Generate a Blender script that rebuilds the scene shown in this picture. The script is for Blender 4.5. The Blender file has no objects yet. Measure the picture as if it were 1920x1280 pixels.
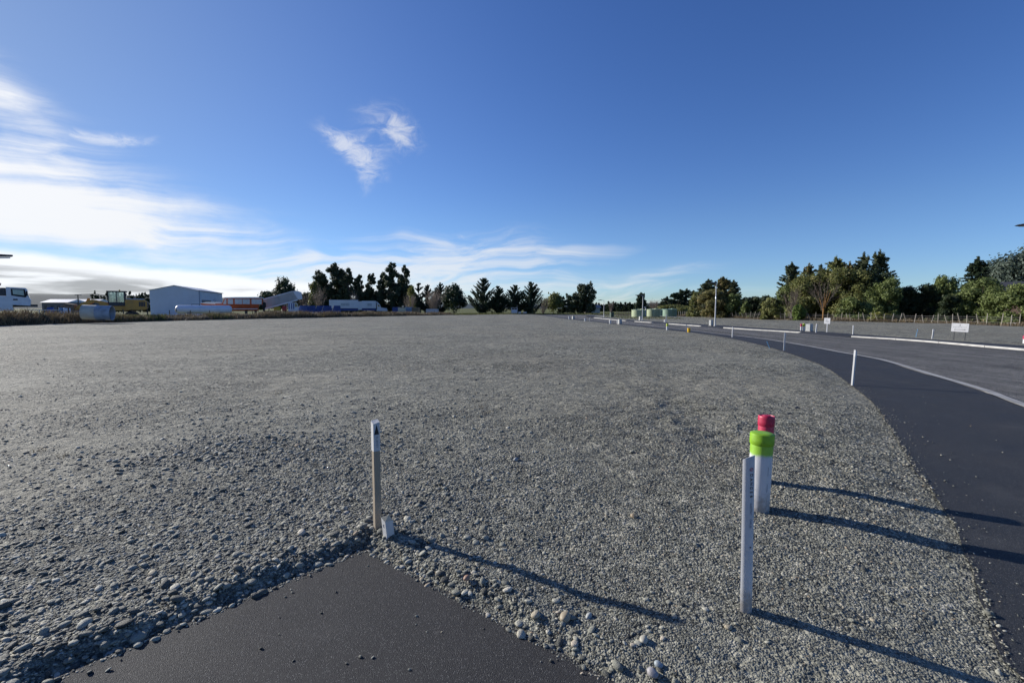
import bpy, bmesh, math, random
import numpy as np
from mathutils import Vector, Matrix

# ---------------------------------------------------------------- camera, sky, sun, exposure
SC = bpy.context.scene
COL = SC.collection
R = math.radians
CAM_H, PITCH, FPX = 1.60, R(4.16), 853.3
cam_data = bpy.data.cameras.new('camera'); cam = bpy.data.objects.new('camera', cam_data); COL.objects.link(cam)
cam_data.sensor_width = 36.0; cam_data.lens = 16.0; cam_data.clip_start = 0.05; cam_data.clip_end = 20000
cam.location = (0, 0, CAM_H); cam.rotation_euler = (math.pi/2 - PITCH, 0, 0)
SC.camera = cam

SUN_AZ, SUN_EL = R(-62), R(21)           # azimuth from the viewing direction (+Y), negative = left
sun_dir = Vector((math.sin(SUN_AZ)*math.cos(SUN_EL), math.cos(SUN_AZ)*math.cos(SUN_EL), math.sin(SUN_EL)))
sl = bpy.data.lights.new('sun', 'SUN'); sl.energy = 5.0; sl.angle = R(0.53); sl.color = (1.0, 0.955, 0.89)
so = bpy.data.objects.new('sun', sl); COL.objects.link(so)
so.rotation_euler = sun_dir.to_track_quat('Z', 'Y').to_euler()
so.location = sun_dir*200

SC.view_settings.view_transform = 'Standard'; SC.view_settings.look = 'None'
SC.view_settings.exposure = 0.45; SC.view_settings.gamma = 1.0
SC.view_settings.use_curve_mapping = False
SC.cycles.use_denoising = True; SC.cycles.use_adaptive_sampling = True; SC.cycles.adaptive_threshold = .02
SC.cycles.max_bounces = 6; SC.cycles.diffuse_bounces = 3; SC.cycles.glossy_bounces = 2
SC.cycles.transmission_bounces = 4; SC.cycles.transparent_max_bounces = 6
SC.cycles.caustics_reflective = False; SC.cycles.caustics_refractive = False
SC.cycles.sample_clamp_indirect = 6.0

class NV:                                  # arithmetic on shader sockets
    def __init__(s, nt, sock): s.nt, s.s = nt, sock
    def _op(s, op, *a, clamp=False):
        n = s.nt.nodes.new('ShaderNodeMath'); n.operation = op; n.use_clamp = clamp
        for i, v in enumerate((s,)+a):
            if isinstance(v, NV): s.nt.links.new(v.s, n.inputs[i])
            else: n.inputs[i].default_value = v
        return NV(s.nt, n.outputs[0])
    def __add__(s, o): return s._op('ADD', o)
    def __radd__(s, o): return s._op('ADD', o)
    def __sub__(s, o): return s._op('SUBTRACT', o)
    def __rsub__(s, o): return (s*-1.0)+o
    def __mul__(s, o): return s._op('MULTIPLY', o)
    def __rmul__(s, o): return s._op('MULTIPLY', o)
    def __truediv__(s, o): return s._op('DIVIDE', o)
    def pow(s, o): return s._op('POWER', o)
    def max(s, o): return s._op('MAXIMUM', o)
    def min(s, o): return s._op('MINIMUM', o)
    def clamp(s): return s._op('ADD', 0.0, clamp=True)
    def step(s, a, b):                     # smoothstep a..b
        n = s.nt.nodes.new('ShaderNodeMapRange'); n.interpolation_type = 'SMOOTHSTEP'
        s.nt.links.new(s.s, n.inputs[0])
        n.inputs[1].default_value = a; n.inputs[2].default_value = b
        n.inputs[3].default_value = 0; n.inputs[4].default_value = 1
        return NV(s.nt, n.outputs[0])

def noise(nt, vec, scale, detail=4, rough=.55, dist=0.0, kind='FBM'):
    n = nt.nodes.new('ShaderNodeTexNoise'); n.inputs['Scale'].default_value = scale
    n.inputs['Detail'].default_value = detail; n.inputs['Roughness'].default_value = rough
    n.inputs['Distortion'].default_value = dist
    if vec is not None: nt.links.new(vec, n.inputs['Vector'])
    return NV(nt, n.outputs[0])
def combine(nt, x, y, z):
    n = nt.nodes.new('ShaderNodeCombineXYZ')
    for i, v in enumerate((x, y, z)):
        if isinstance(v, NV): nt.links.new(v.s, n.inputs[i])
        else: n.inputs[i].default_value = v
    return n.outputs[0]
def mixc(nt, fac, a, b, mode='MIX'):
    n = nt.nodes.new('ShaderNodeMix'); n.data_type = 'RGBA'; n.blend_type = mode
    for sk, v in ((n.inputs[0], fac), (n.inputs[6], a), (n.inputs[7], b)):
        if isinstance(v, NV): nt.links.new(v.s, sk)
        elif hasattr(v, 'is_linked'): nt.links.new(v, sk)
        elif isinstance(v, (int, float)): sk.default_value = v
        else: sk.default_value = (*v, 1)
    return n.outputs[2]

SKY_SAT, SKY_HUE = 1.13, .515
def build_world():
    w = bpy.data.worlds.new('World'); SC.world = w; w.use_nodes = True
    w.cycles.sampling_method = 'MANUAL'; w.cycles.sample_map_resolution = 512
    nt = w.node_tree; nt.nodes.clear()
    out = nt.nodes.new('ShaderNodeOutputWorld'); bg = nt.nodes.new('ShaderNodeBackground')
    bg.inputs[1].default_value = 0.10
    sky = nt.nodes.new('ShaderNodeTexSky'); sky.sky_type = 'NISHITA'; sky.sun_disc = False
    sky.sun_elevation = SUN_EL; sky.sun_rotation = SUN_AZ
    sky.air_density = 1.0; sky.dust_density = 0.1; sky.ozone_density = 5.0; sky.altitude = 100
    tc = nt.nodes.new('ShaderNodeTexCoord')
    sp = nt.nodes.new('ShaderNodeSeparateXYZ'); nt.links.new(tc.outputs['Generated'], sp.inputs[0])
    x, y, z = (NV(nt, sp.outputs[i]) for i in range(3))
    az = x._op('ARCTAN2', y)*57.2958                     # degrees right of +Y
    el = z._op('ARCSINE')*57.2958
    wob = noise(nt, tc.outputs['Generated'], 5.0, 2) - 0.5      # no cloud has a clean outline
    wob2 = noise(nt, combine(nt, x+7.3, y, z), 5.0, 2) - 0.5
    a1 = az + wob*7.0; e1 = el + wob2*5.0
    def blob(a0, e0, ra, re, rot=0.0, a=a1, e=e1):
        c, s = math.cos(R(rot)), math.sin(R(rot))
        da, de = a-a0, e-e0
        u = (da*c + de*s)/ra; v = (de*c - da*s)/re
        return ((u*u+v*v)*-1.0)._op('EXPONENT')
    sa = combine(nt, az*0.045+wob*1.2, el*0.42-az*0.018+wob2*1.6, 1.7)
    streak = noise(nt, sa, 1.5, 7, .6, .5)
    puff = noise(nt, combine(nt, az*0.09, el*0.19, 5.0), 1.7, 6, .6, .3)
    fine = noise(nt, combine(nt, az*0.24+wob*2.0, el*0.42+wob2*2.0, 2.0), 1.6, 7, .66, .6)
    # veil of cirrus towards the sun at the left
    veil = blob(-56, 13.0, 13, 6.5, -24)*1.25 + blob(-47, 16.5, 8, 2.2, -30)*.5 + blob(-44, 7.6, 11, 2.0, -6)*1.05 + blob(-36, 8.6, 14, 2.6, -10)*.6 + blob(-84, 12, 22, 9)*.8 + blob(-52, 8, 26, 9)*.22
    veil_d = (veil*0.8 + ((streak-.5)*2.4 + (puff-.5)*1.3)*veil.min(1.0)).step(0.08, 1.3)*.92
    # cirrus over the middle
    mid = blob(-8, 6.5, 14, 2.6, 6) + blob(4, 5.2, 10, 1.5, 12)*.9 + blob(-22, 4.2, 17, 3.0, 3)*1.0 + blob(14, 3.5, 14, 1.3, 9)*.6 + blob(-6, 1.6, 34, 2.2)*1.0
    mid_d = (mid*0.55 + (streak-0.48)*3.0*mid.min(1.0)).step(0.12, 1.2)*0.72
    # small wisps
    w1 = blob(-14.6, 20.4, 3.6, 1.7, -24) + blob(-20.5, 18.7, 3.2, 1.2, -10)*.8 + blob(-18, 16.6, 4.0, 1.1, -38)*.8 + blob(-16.8, 18.3, 4.5, 2.4)*.45 + blob(-17.3, 14.6, 1.2, 2.2)*.6
    w2 = blob(-41, 15.6, 4.0, .8, 4)*.9 + blob(-6.2, 9.3, 1.4, .35, -6)*.6
    w1_d = ((w1+w2)*0.75 + (fine-0.5)*3.4*(w1+w2).min(1.0)).step(0.1, 1.5)*0.62
    thin = veil_d.max(mid_d).max(w1_d)
    # low cloud bank along the left horizon, white tops and grey undersides
    top_e = (az.max(-75.0)+48.0)*.085 + el + (puff-.5)*1.3
    bank = top_e.step(5.2, 4.4)*az.step(-10.0, -27.0)*el.step(-3.0, -1.0)
    lowp = noise(nt, combine(nt, az*0.05, el*0.5, 9.0), 2.1, 5, .55, .2)
    grey = top_e.step(4.3, 2.6)*lowp.step(.40, .62)
    hs = nt.nodes.new('ShaderNodeHueSaturation'); hs.inputs['Saturation'].default_value = SKY_SAT; hs.inputs['Hue'].default_value = SKY_HUE
    nt.links.new(sky.outputs[0], hs.inputs['Color']); skyc = mixc(nt, el.step(11.0, 0.0), hs.outputs[0], mixc(nt, 1.0, hs.outputs[0], (.74, .88, 1.12), 'MULTIPLY'))
    hz = blob(-62, 20, 40, 30, 0, az, el)                       # bright haze round the sun
    skyc = mixc(nt, hz*.55, skyc, (2.0, 2.75, 3.55))
    lit = 6.4 + blob(-60, 21, 40, 25, 0, az, el)*1.2
    c1 = mixc(nt, thin.clamp(), skyc, combine(nt, lit*0.985, lit*0.99, lit*1.0))
    bright = 7.6 - grey*4.3
    c2 = mixc(nt, (bank*.95).clamp(), c1, combine(nt, bright*0.955, bright*0.98, bright*1.02))
    nt.links.new(c2, bg.inputs[0]); nt.links.new(bg.outputs[0], out.inputs[0])
build_world()

# ---------------------------------------------------------------- pixel of the 1920x1280 photograph -> place in the world
def ray(px, py):
    u, v = (px-960)/FPX, (640-py)/FPX
    return u, math.cos(PITCH)+v*math.sin(PITCH), -math.sin(PITCH)+v*math.cos(PITCH)
def G(px, py, z=0.0):                       # point on the ground
    a, b, c = ray(px, py); t = (z-CAM_H)/c
    return Vector((a*t, b*t, z))
def P(px, py, Y):                           # point at distance Y ahead
    a, b, c = ray(px, py); t = Y/b
    return Vector((a*t, Y, CAM_H+c*t))
rng = np.random.default_rng(7)
random.seed(11)

# ---------------------------------------------------------------- materials
def new_mat(name):
    m = bpy.data.materials.new(name); m.use_nodes = True
    nt = m.node_tree; b = nt.nodes['Principled BSDF']
    return m, nt, b
_mc = {}
def paint(name, col, rough=.55, metal=0.0, wear=.12, scale=6.0, spec=.5, bump=0.0, grime=None):
    """plain coat with uneven wear"""
    if name in _mc: return _mc[name]
    m, nt, b = new_mat(name)
    tc = nt.nodes.new('ShaderNodeTexCoord')
    n = noise(nt, tc.outputs['Object'], scale, 6, .65)
    dark = tuple(c*(1-wear*2.2) for c in col) if grime is None else grime
    c = mixc(nt, n.step(.38, .72)*(1.0 if grime is None else .55), col, dark)
    nt.links.new(c, b.inputs['Base Color'])
    nt.links.new((n*.25+(rough-.12)).s, b.inputs['Roughness'])
    b.inputs['Metallic'].default_value = metal
    b.inputs['Specular IOR Level'].default_value = spec
    if bump:
        bp = nt.nodes.new('ShaderNodeBump'); bp.inputs['Strength'].default_value = .5; bp.inputs['Distance'].default_value = bump
        nt.links.new(n.s, bp.inputs['Height']); nt.links.new(bp.outputs[0], b.inputs['Normal'])
    _mc[name] = m; return m
def glass(name, col=(.02, .03, .035), rough=.06):
    if name in _mc: return _mc[name]
    m, nt, b = new_mat(name)
    b.inputs['Base Color'].default_value = (*col, 1); b.inputs['Roughness'].default_value = rough
    b.inputs['Specular IOR Level'].default_value = .8
    _mc[name] = m; return m
def clear_glass(name, tint=(.86, .9, .89)):
    if name in _mc: return _mc[name]
    m, nt, b = new_mat(name)
    o = nt.nodes['Material Output']
    t = nt.nodes.new('ShaderNodeBsdfTransparent'); t.inputs[0].default_value = (*tint, 1)
    g = nt.nodes.new('ShaderNodeBsdfGlossy'); g.inputs['Roughness'].default_value = .05
    mx = nt.nodes.new('ShaderNodeMixShader'); mx.inputs[0].default_value = .12
    nt.links.new(t.outputs[0], mx.inputs[1]); nt.links.new(g.outputs[0], mx.inputs[2]); nt.links.new(mx.outputs[0], o.inputs[0])
    _mc[name] = m; return m
def leaf_mat(name, c1, c2, c3=None, trans=.25):
    m, nt, b = new_mat(name)
    ge = nt.nodes.new('ShaderNodeNewGeometry'); tc = nt.nodes.new('ShaderNodeTexCoord')
    rnd = NV(nt, ge.outputs['Random Per Island'])
    n = noise(nt, tc.outputs['Object'], .55, 3)
    f = (rnd*.65 + (n-.5)*1.1 + .18).clamp()
    c = mixc(nt, f, c1, c2)
    if c3: c = mixc(nt, rnd.step(.86, .99)*.8, c, c3)
    nt.links.new(c, b.inputs['Base Color']); b.inputs['Roughness'].default_value = .6
    b.inputs['Specular IOR Level'].default_value = .25
    t = nt.nodes.new('ShaderNodeBsdfTranslucent'); nt.links.new(c, t.inputs[0])
    mx = nt.nodes.new('ShaderNodeMixShader'); mx.inputs[0].default_value = trans
    nt.links.new(b.outputs[0], mx.inputs[1]); nt.links.new(t.outputs[0], mx.inputs[2])
    nt.links.new(mx.outputs[0], nt.nodes['Material Output'].inputs[0])
    return m
def vor(nt, vec, scale, feat='F1', out='Distance', rnd=1.0):
    n = nt.nodes.new('ShaderNodeTexVoronoi'); n.feature = feat; n.inputs['Scale'].default_value = scale
    n.inputs['Randomness'].default_value = rnd
    if vec is not None: nt.links.new(vec, n.inputs['Vector'])
    return NV(nt, n.outputs[out])
def ramp(nt, fac, stops):
    n = nt.nodes.new('ShaderNodeValToRGB'); cr = n.color_ramp
    while len(cr.elements) < len(stops): cr.elements.new(.5)
    for e, (p, c) in zip(cr.elements, stops): e.position = p; e.color = (*c, 1)
    nt.links.new(fac.s, n.inputs[0]); return n.outputs[0]
STONE = [(0.0, (0.049, 0.049, 0.041)), (.18, (0.095, 0.095, 0.079)), (.42, (0.177, 0.177, 0.144)), (.66, (0.254, 0.250, 0.202)),
         (.86, (0.359, 0.348, 0.280)), (.93, (0.485, 0.461, 0.376)), (.955, (0.330, 0.276, 0.184)), (.98, (0.543, 0.503, 0.414)), (1.0, (0.349, 0.247, 0.147))]
def stone_mat():
    m, nt, b = new_mat('river_stone')
    oi = nt.nodes.new('ShaderNodeObjectInfo'); tc = nt.nodes.new('ShaderNodeTexCoord')
    rnd = NV(nt, oi.outputs['Random'])
    c = ramp(nt, rnd, STONE)
    n = noise(nt, tc.outputs['Object'], 3.0, 6, .7)
    c2 = mixc(nt, .5, c, ramp(nt, n, [(.3, (.55, .55, .55)), (.7, (1.25, 1.25, 1.22))]), 'MULTIPLY')
    c2 = mixc(nt, .6, c, c2)
    nt.links.new(c2, b.inputs['Base Color']); b.inputs['Roughness'].default_value = .68
    b.inputs['Specular IOR Level'].default_value = .35
    bp = nt.nodes.new('ShaderNodeBump'); bp.inputs['Strength'].default_value = .35; bp.inputs['Distance'].default_value = .1
    nt.links.new(n.s, bp.inputs['Height']); nt.links.new(bp.outputs[0], b.inputs['Normal'])
    return m
def gravel_mat():
    m, nt, b = new_mat('loose_gravel')
    ge = nt.nodes.new('ShaderNodeNewGeometry'); pos = ge.outputs['Position']
    # three sizes of stone; the cell colours give each stone its own grey
    def cells(scale):
        n = nt.nodes.new('ShaderNodeTexVoronoi'); n.voronoi_dimensions = '2D'; n.inputs['Scale'].default_value = scale
        nt.links.new(pos, n.inputs['Vector'])
        s = nt.nodes.new('ShaderNodeSeparateColor'); nt.links.new(n.outputs['Color'], s.inputs[0])
        return NV(nt, n.outputs['Distance']), NV(nt, s.outputs[0])
    d1, r1 = cells(95.0); d2, r2 = cells(38.0); d3, r3 = cells(14.0); d4, r4 = cells(5.0)
    big = noise(nt, pos, .35, 4) ; med = noise(nt, pos, 2.2, 4, .6)
    pick = noise(nt, pos, 9.0, 3)
    val = r1*.34 + r2*.32 + r3*.22 + r4*.12
    cp = nt.nodes.new('ShaderNodeAttribute'); cp.attribute_name = 'compact'; comp = NV(nt, cp.outputs['Fac'])
    val = (val-.5)*(1.75-comp*.75) + .41 + (big-.5)*.42 + (med-.5)*.34 + comp*.07
    c = ramp(nt, val.clamp(), STONE[:6] + [(1.0, (.50, .48, .41))])
    warm = noise(nt, pos, .12, 3)
    c = mixc(nt, (warm.step(.40, .62)*.5 + comp*.35).clamp(), c, mixc(nt, 1.0, c, (1.05, 1.0, .95), 'MULTIPLY'))
    nt.links.new(c, b.inputs['Base Color']); b.inputs['Roughness'].default_value = .85
    b.inputs['Specular IOR Level'].default_value = .25
    h = (d1*-.010) + (d2*-.022)*pick.step(.35, .6) + (d3*-.045)*pick.step(.5, .75) + r2*.006 + r3*.012 + r4*.02 + med*.09
    h = h*(1.0-comp*.45)
    bp = nt.nodes.new('ShaderNodeBump'); bp.inputs['Strength'].default_value = 1.0; bp.inputs['Distance'].default_value = 1.0
    nt.links.new(h.s, bp.inputs['Height']); nt.links.new(bp.outputs[0], b.inputs['Normal'])
    return m
def asphalt_mat(name, c1, c2, chip=0.0, bands=False, rough=.72):
    m, nt, b = new_mat(name)
    ge = nt.nodes.new('ShaderNodeNewGeometry'); pos = ge.outputs['Position']
    n1 = noise(nt, pos, 140.0, 3, .7); n2 = noise(nt, pos, 1.1, 5, .6)
    v = nt.nodes.new('ShaderNodeTexVoronoi'); v.voronoi_dimensions = '2D'; v.inputs['Scale'].default_value = 250.0 if not chip else 62.0
    nt.links.new(pos, v.inputs['Vector'])
    s = nt.nodes.new('ShaderNodeSeparateColor'); nt.links.new(v.outputs['Color'], s.inputs[0])
    r = NV(nt, s.outputs[0]); d = NV(nt, v.outputs['Distance'])
    f = (r*.6 + (n2-.5)*.9 + .1).clamp()
    if bands:
        mp = nt.nodes.new('ShaderNodeMapping'); mp.inputs['Rotation'].default_value = (0, 0, R(6)); mp.inputs['Scale'].default_value = (1.1, .03, 1)
        nt.links.new(pos, mp.inputs[0])
        f = (f + (noise(nt, mp.outputs[0], 1.0, 4)-.5)*1.5 + (noise(nt, pos, 9.0, 3)-.5)*.9).clamp()
    c = mixc(nt, f, c1, c2)
    dust = noise(nt, pos, 1.7, 5, .65).step(.52, .78)*n1.step(.25, .75)
    c = mixc(nt, dust*(.22 if not chip else .1), c, (.20, .19, .17))
    c = mixc(nt, r.step(.90, 1.0)*(.45 if not chip else .8), c, (.20, .20, .19))
    nt.links.new(c, b.inputs['Base Color'])
    nt.links.new((n2*.25+rough-.12).s, b.inputs['Roughness'])
    b.inputs['Specular IOR Level'].default_value = .4
    h = d*(-.0025 if not chip else -.016) + n1*.002 + n2*.01
    bp = nt.nodes.new('ShaderNodeBump'); bp.inputs['Strength'].default_value = 1.0; bp.inputs['Distance'].default_value = 1.0
    nt.links.new(h.s, bp.inputs['Height']); nt.links.new(bp.outputs[0], b.inputs['Normal'])
    return m
def ground_mat(name, stops, scale=.25):
    m, nt, b = new_mat(name)
    ge = nt.nodes.new('ShaderNodeNewGeometry'); pos = ge.outputs['Position']
    n = noise(nt, pos, scale, 6, .65); n2 = noise(nt, pos, scale*22, 4, .7)
    f = (n*.6+n2*.4 - .5)*1.8 + .5
    nt.links.new(ramp(nt, f.clamp(), stops), b.inputs['Base Color']); b.inputs['Roughness'].default_value = .95
    b.inputs['Specular IOR Level'].default_value = .1
    bp = nt.nodes.new('ShaderNodeBump'); bp.inputs['Strength'].default_value = .8; bp.inputs['Distance'].default_value = .12
    nt.links.new(n2.s, bp.inputs['Height']); nt.links.new(bp.outputs[0], b.inputs['Normal'])
    return m
def wood_mat(name, c1, c2, scale=30.0):
    m, nt, b = new_mat(name)
    tc = nt.nodes.new('ShaderNodeTexCoord')
    mp = nt.nodes.new('ShaderNodeMapping'); mp.inputs['Scale'].default_value = (1, 1, .06); nt.links.new(tc.outputs['Object'], mp.inputs[0])
    n = noise(nt, mp.outputs[0], scale*3, 6, .7); n2 = noise(nt, tc.outputs['Object'], 5.0, 4)
    c = mixc(nt, (n*.7+n2*.5-.1).clamp(), c1, c2)
    nt.links.new(c, b.inputs['Base Color']); b.inputs['Roughness'].default_value = .85
    bp = nt.nodes.new('ShaderNodeBump'); bp.inputs['Strength'].default_value = .5; bp.inputs['Distance'].default_value = .003
    nt.links.new(n.s, bp.inputs['Height']); nt.links.new(bp.outputs[0], b.inputs['Normal'])
    return m
M_STONE = stone_mat(); M_GRAVEL = gravel_mat()
M_PATH = asphalt_mat('footpath_asphalt', (.016, .017, .019), (.032, .033, .036))
M_PAD = asphalt_mat('driveway_asphalt', (.015, .0145, .015), (.036, .035, .036), rough=.8)
M_ROAD = asphalt_mat('chipseal', (.034, .033, .031), (.185, .18, .17), chip=1.0, bands=True, rough=.85)
M_CONC = paint('kerb_concrete', (.45, .44, .41), .8, wear=.14, scale=2.0, bump=.004)
M_CONC_G = paint('kerb_concrete_dusty', (.33, .325, .31), .85, wear=.15, scale=2.0, bump=.004)
M_GRASS = ground_mat('winter_pasture', [(.2, (.05, .065, .022)), (.5, (.105, .115, .04)), (.8, (.2, .18, .09))])
M_EARTH = ground_mat('bank_earth', [(.2, (.04, .032, .022)), (.6, (.09, .072, .045)), (.9, (.16, .13, .08))], .6)
M_WHITE = paint('white_plastic', (.52, .525, .535), .42, wear=.04, scale=9.0)
M_WPAINT = paint('white_paint', (.60, .605, .61), .5, wear=.06, scale=5.0)
M_STAKE_W = wood_mat('white_painted_wood', (.44, .44, .43), (.60, .60, .59))
M_WOOD = wood_mat('weathered_pine', (.20, .16, .11), (.42, .35, .26))
M_WOODG = wood_mat('grey_fence_wood', (.24, .21, .17), (.42, .38, .31))
M_WOODD = wood_mat('dark_fence_wood', (.05, .042, .035), (.11, .095, .08))
def soiled(name, col, coat=None, zp=0.0):
    m, nt, b = new_mat(name); tc = nt.nodes.new('ShaderNodeTexCoord'); sp = nt.nodes.new('ShaderNodeSeparateXYZ'); nt.links.new(tc.outputs['Object'], sp.inputs[0])
    z = NV(nt, sp.outputs[2]); n = noise(nt, tc.outputs['Object'], 26.0, 6, .7); n2 = noise(nt, tc.outputs['Object'], 7.0, 4, .6)
    splash = ((n-.5)*.28 + (n2-.5)*.22 + z).step(.16, .0)                     # mud thrown up from the ground
    sp2 = nt.nodes.new('ShaderNodeMapping'); sp2.inputs['Scale'].default_value = (60, 60, 5); nt.links.new(tc.outputs['Object'], sp2.inputs[0])
    scuff = noise(nt, sp2.outputs[0], 1.0, 3).step(.62, .75)
    c = mixc(nt, n2.step(.4, .75)*.18, col, (.36, .33, .28)); c = mixc(nt, scuff*.22, c, (.28, .27, .26)); c = mixc(nt, splash*.75, c, (.22, .19, .15))
    if coat: c = mixc(nt, ((n2-.5)*.05 + (n-.5)*.02 + z).step(zp-.022, zp+.018)*.97, c, coat)      # sprayed on, soft lower edge
    nt.links.new(c, b.inputs['Base Color']); nt.links.new((n*.3+.3).s, b.inputs['Roughness']); return m
M_PIPE = soiled('soiled_white_plastic', (.54, .545, .555))
M_BLACK = paint('black_rubber', (.02, .02, .022), .8, wear=.2)
M_STEEL = paint('galvanised_steel', (.50, .51, .52), .5, metal=.4, wear=.12)
M_DSTEEL = paint('dark_steel', (.07, .072, .078), .6, metal=.3, wear=.2)
M_WIRE = paint('fence_wire', (.30, .29, .28), .6, metal=.5)
M_GLASS = glass('dark_glass'); M_CLEAR = clear_glass('window_glass')
M_BARK = paint('grey_bark', (.13, .105, .08), .9, wear=.25, scale=5.0, bump=.02)

# ---------------------------------------------------------------- mesh helpers
class MB:
    def __init__(s): s.v, s.f = [], []
    def add(s, vs, fs):
        k = len(s.v); s.v += [tuple(p) for p in vs]; s.f += [tuple(i+k for i in f) for f in fs]; return s
    def box(s, c, d, rz=0, M=None, bev=0.0):
        """box of size d centred on c; with bev the vertical and top edges are chamfered"""
        x, y, z = d[0]/2, d[1]/2, d[2]/2
        T = Matrix.Translation(c) @ (M if M is not None else Matrix.Rotation(rz, 4, 'Z'))
        if bev <= 0:
            vs = [(-x,-y,-z),(x,-y,-z),(x,y,-z),(-x,y,-z),(-x,-y,z),(x,-y,z),(x,y,z),(-x,y,z)]
            fs = [(0,3,2,1),(4,5,6,7),(0,1,5,4),(1,2,6,5),(2,3,7,6),(3,0,4,7)]
        else:
            def ring(xx, yy, zz, b): return [(-xx+b,-yy,zz),(xx-b,-yy,zz),(xx,-yy+b,zz),(xx,yy-b,zz),(xx-b,yy,zz),(-xx+b,yy,zz),(-xx,yy-b,zz),(-xx,-yy+b,zz)]
            rs = [ring(x-bev, y-bev, -z, bev*.4), ring(x, y, -z+bev, bev), ring(x, y, z-bev, bev), ring(x-bev, y-bev, z, bev*.4)]
            vs = sum(rs, []); fs = []
            for k in range(3):
                for i in range(8):
                    j = (i+1) % 8; fs.append((k*8+i, k*8+j, k*8+8+j, k*8+8+i))
            fs += [tuple(range(7, -1, -1)), tuple(range(24, 32))]
        return s.add([T @ Vector(p) for p in vs], fs)
    def tube(s, pts, rad, n=8, cap=True):
        pts = [Vector(p) for p in pts]; rad = rad if hasattr(rad, '__len__') else [rad]*len(pts)
        vs, fs = [], []
        for i, p in enumerate(pts):
            d = (pts[min(i+1, len(pts)-1)] - pts[max(i-1, 0)]).normalized()
            a = d.cross(Vector((0, 0, 1)) if abs(d.z) < .95 else Vector((0, 1, 0))).normalized(); b = d.cross(a)
            for k in range(n):
                t = 2*math.pi*k/n; vs.append(p + (a*math.cos(t)+b*math.sin(t))*rad[i])
        for i in range(len(pts)-1):
            for k in range(n):
                q = (k+1) % n; fs.append((i*n+k, i*n+q, (i+1)*n+q, (i+1)*n+k))
        if cap: fs += [tuple(range(n)), tuple(range(len(pts)*n-1, (len(pts)-1)*n-1, -1))]
        return s.add(vs, fs)
    def lathe(s, prof, c=(0,0,0), n=24, M=None):
        """profile of (r, z) turned about z"""
        T = Matrix.Translation(c) @ (M if M is not None else Matrix.Identity(4))
        vs, fs = [], []
        for r, z in prof:
            for k in range(n):
                t = 2*math.pi*k/n; vs.append(T @ Vector((r*math.cos(t), r*math.sin(t), z)))
        m = len(prof)
        for i in range(m-1):
            for k in range(n):
                q = (k+1) % n; fs.append((i*n+k, i*n+q, (i+1)*n+q, (i+1)*n+k))
        fs += [tuple(range(n-1, -1, -1)), tuple(range((m-1)*n, m*n))]
        return s.add(vs, fs)
    def prism(s, poly, ax, lo, hi, T=None):
        """polygon in the plane across axis ax (0,1,2), extruded lo..hi"""
        def pt(a, b, h): return {0: (h, a, b), 1: (a, h, b), 2: (a, b, h)}[ax]
        n = len(poly); vs = [pt(a, b, lo) for a, b in poly] + [pt(a, b, hi) for a, b in poly]
        if T is not None: vs = [T @ Vector(p) for p in vs]
        fs = [tuple(range(n)), tuple(range(2*n-1, n-1, -1))] + [(i, (i+1) % n, n+(i+1) % n, n+i) for i in range(n)]
        return s.add(vs, fs)
    def build(s, name, mat, parent=None, smooth=False):
        me = bpy.data.meshes.new(name); me.from_pydata(s.v, [], s.f)
        bm = bmesh.new(); bm.from_mesh(me); bmesh.ops.recalc_face_normals(bm, faces=bm.faces); bm.to_mesh(me); bm.free()
        return link(name, me, mat, parent, smooth)
def link(name, me, mat, parent=None, smooth=False):
    if mat is not None: me.materials.append(mat)
    if smooth:
        me.polygons.foreach_set('use_smooth', [True]*len(me.polygons))
        if smooth != 'all':
            try: me.set_sharp_from_angle(angle=R(38))
            except Exception: pass
    o = bpy.data.objects.new(name, me); COL.objects.link(o)
    if parent is not None: o.parent = parent
    return o
def tag(o, label, cat=None, group=None, kind=None):
    o['label'] = label
    if cat: o['category'] = cat
    if group: o['group'] = group
    if kind: o['kind'] = kind
    return o
def struct(o, label=None):
    o['kind'] = 'structure'
    if label: o['label'] = label
    return o
def empty(name, loc, rz=0):
    o = bpy.data.objects.new(name, None); COL.objects.link(o); o.empty_display_size = .2
    o.location = loc; o.rotation_euler = (0, 0, rz); return o
def np_mesh(name, V, F, mat, parent=None, smooth=False):
    """V (n,3), F (m,k) arrays straight into a mesh"""
    me = bpy.data.meshes.new(name); V = np.asarray(V, np.float32); F = np.asarray(F, np.int32)
    me.vertices.add(len(V)); me.vertices.foreach_set('co', V.ravel())
    k = F.shape[1]; me.loops.add(F.size); me.loops.foreach_set('vertex_index', F.ravel())
    me.polygons.add(len(F)); me.polygons.foreach_set('loop_start', np.arange(0, F.size, k, dtype=np.int32))
    me.update(calc_edges=True)
    if smooth: me.polygons.foreach_set('use_smooth', np.ones(len(F), bool))
    if mat is not None: me.materials.append(mat)
    o = bpy.data.objects.new(name, me); COL.objects.link(o)
    if parent is not None: o.parent = parent
    return o
def text(body, size, mat, parent, loc, rot, name='lettering', align='CENTER'):
    c = bpy.data.curves.new(name, 'FONT'); c.body = body; c.size = size; c.align_x = align; c.align_y = 'CENTER'
    c.extrude = .0006
    tmp = bpy.data.objects.new(name, c); COL.objects.link(tmp)
    dg = bpy.context.evaluated_depsgraph_get(); me = bpy.data.meshes.new_from_object(tmp.evaluated_get(dg))
    bpy.data.objects.remove(tmp); bpy.data.curves.remove(c)
    o = link(name, me, mat, parent); o.location = loc; o.rotation_euler = rot
    return o
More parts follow.
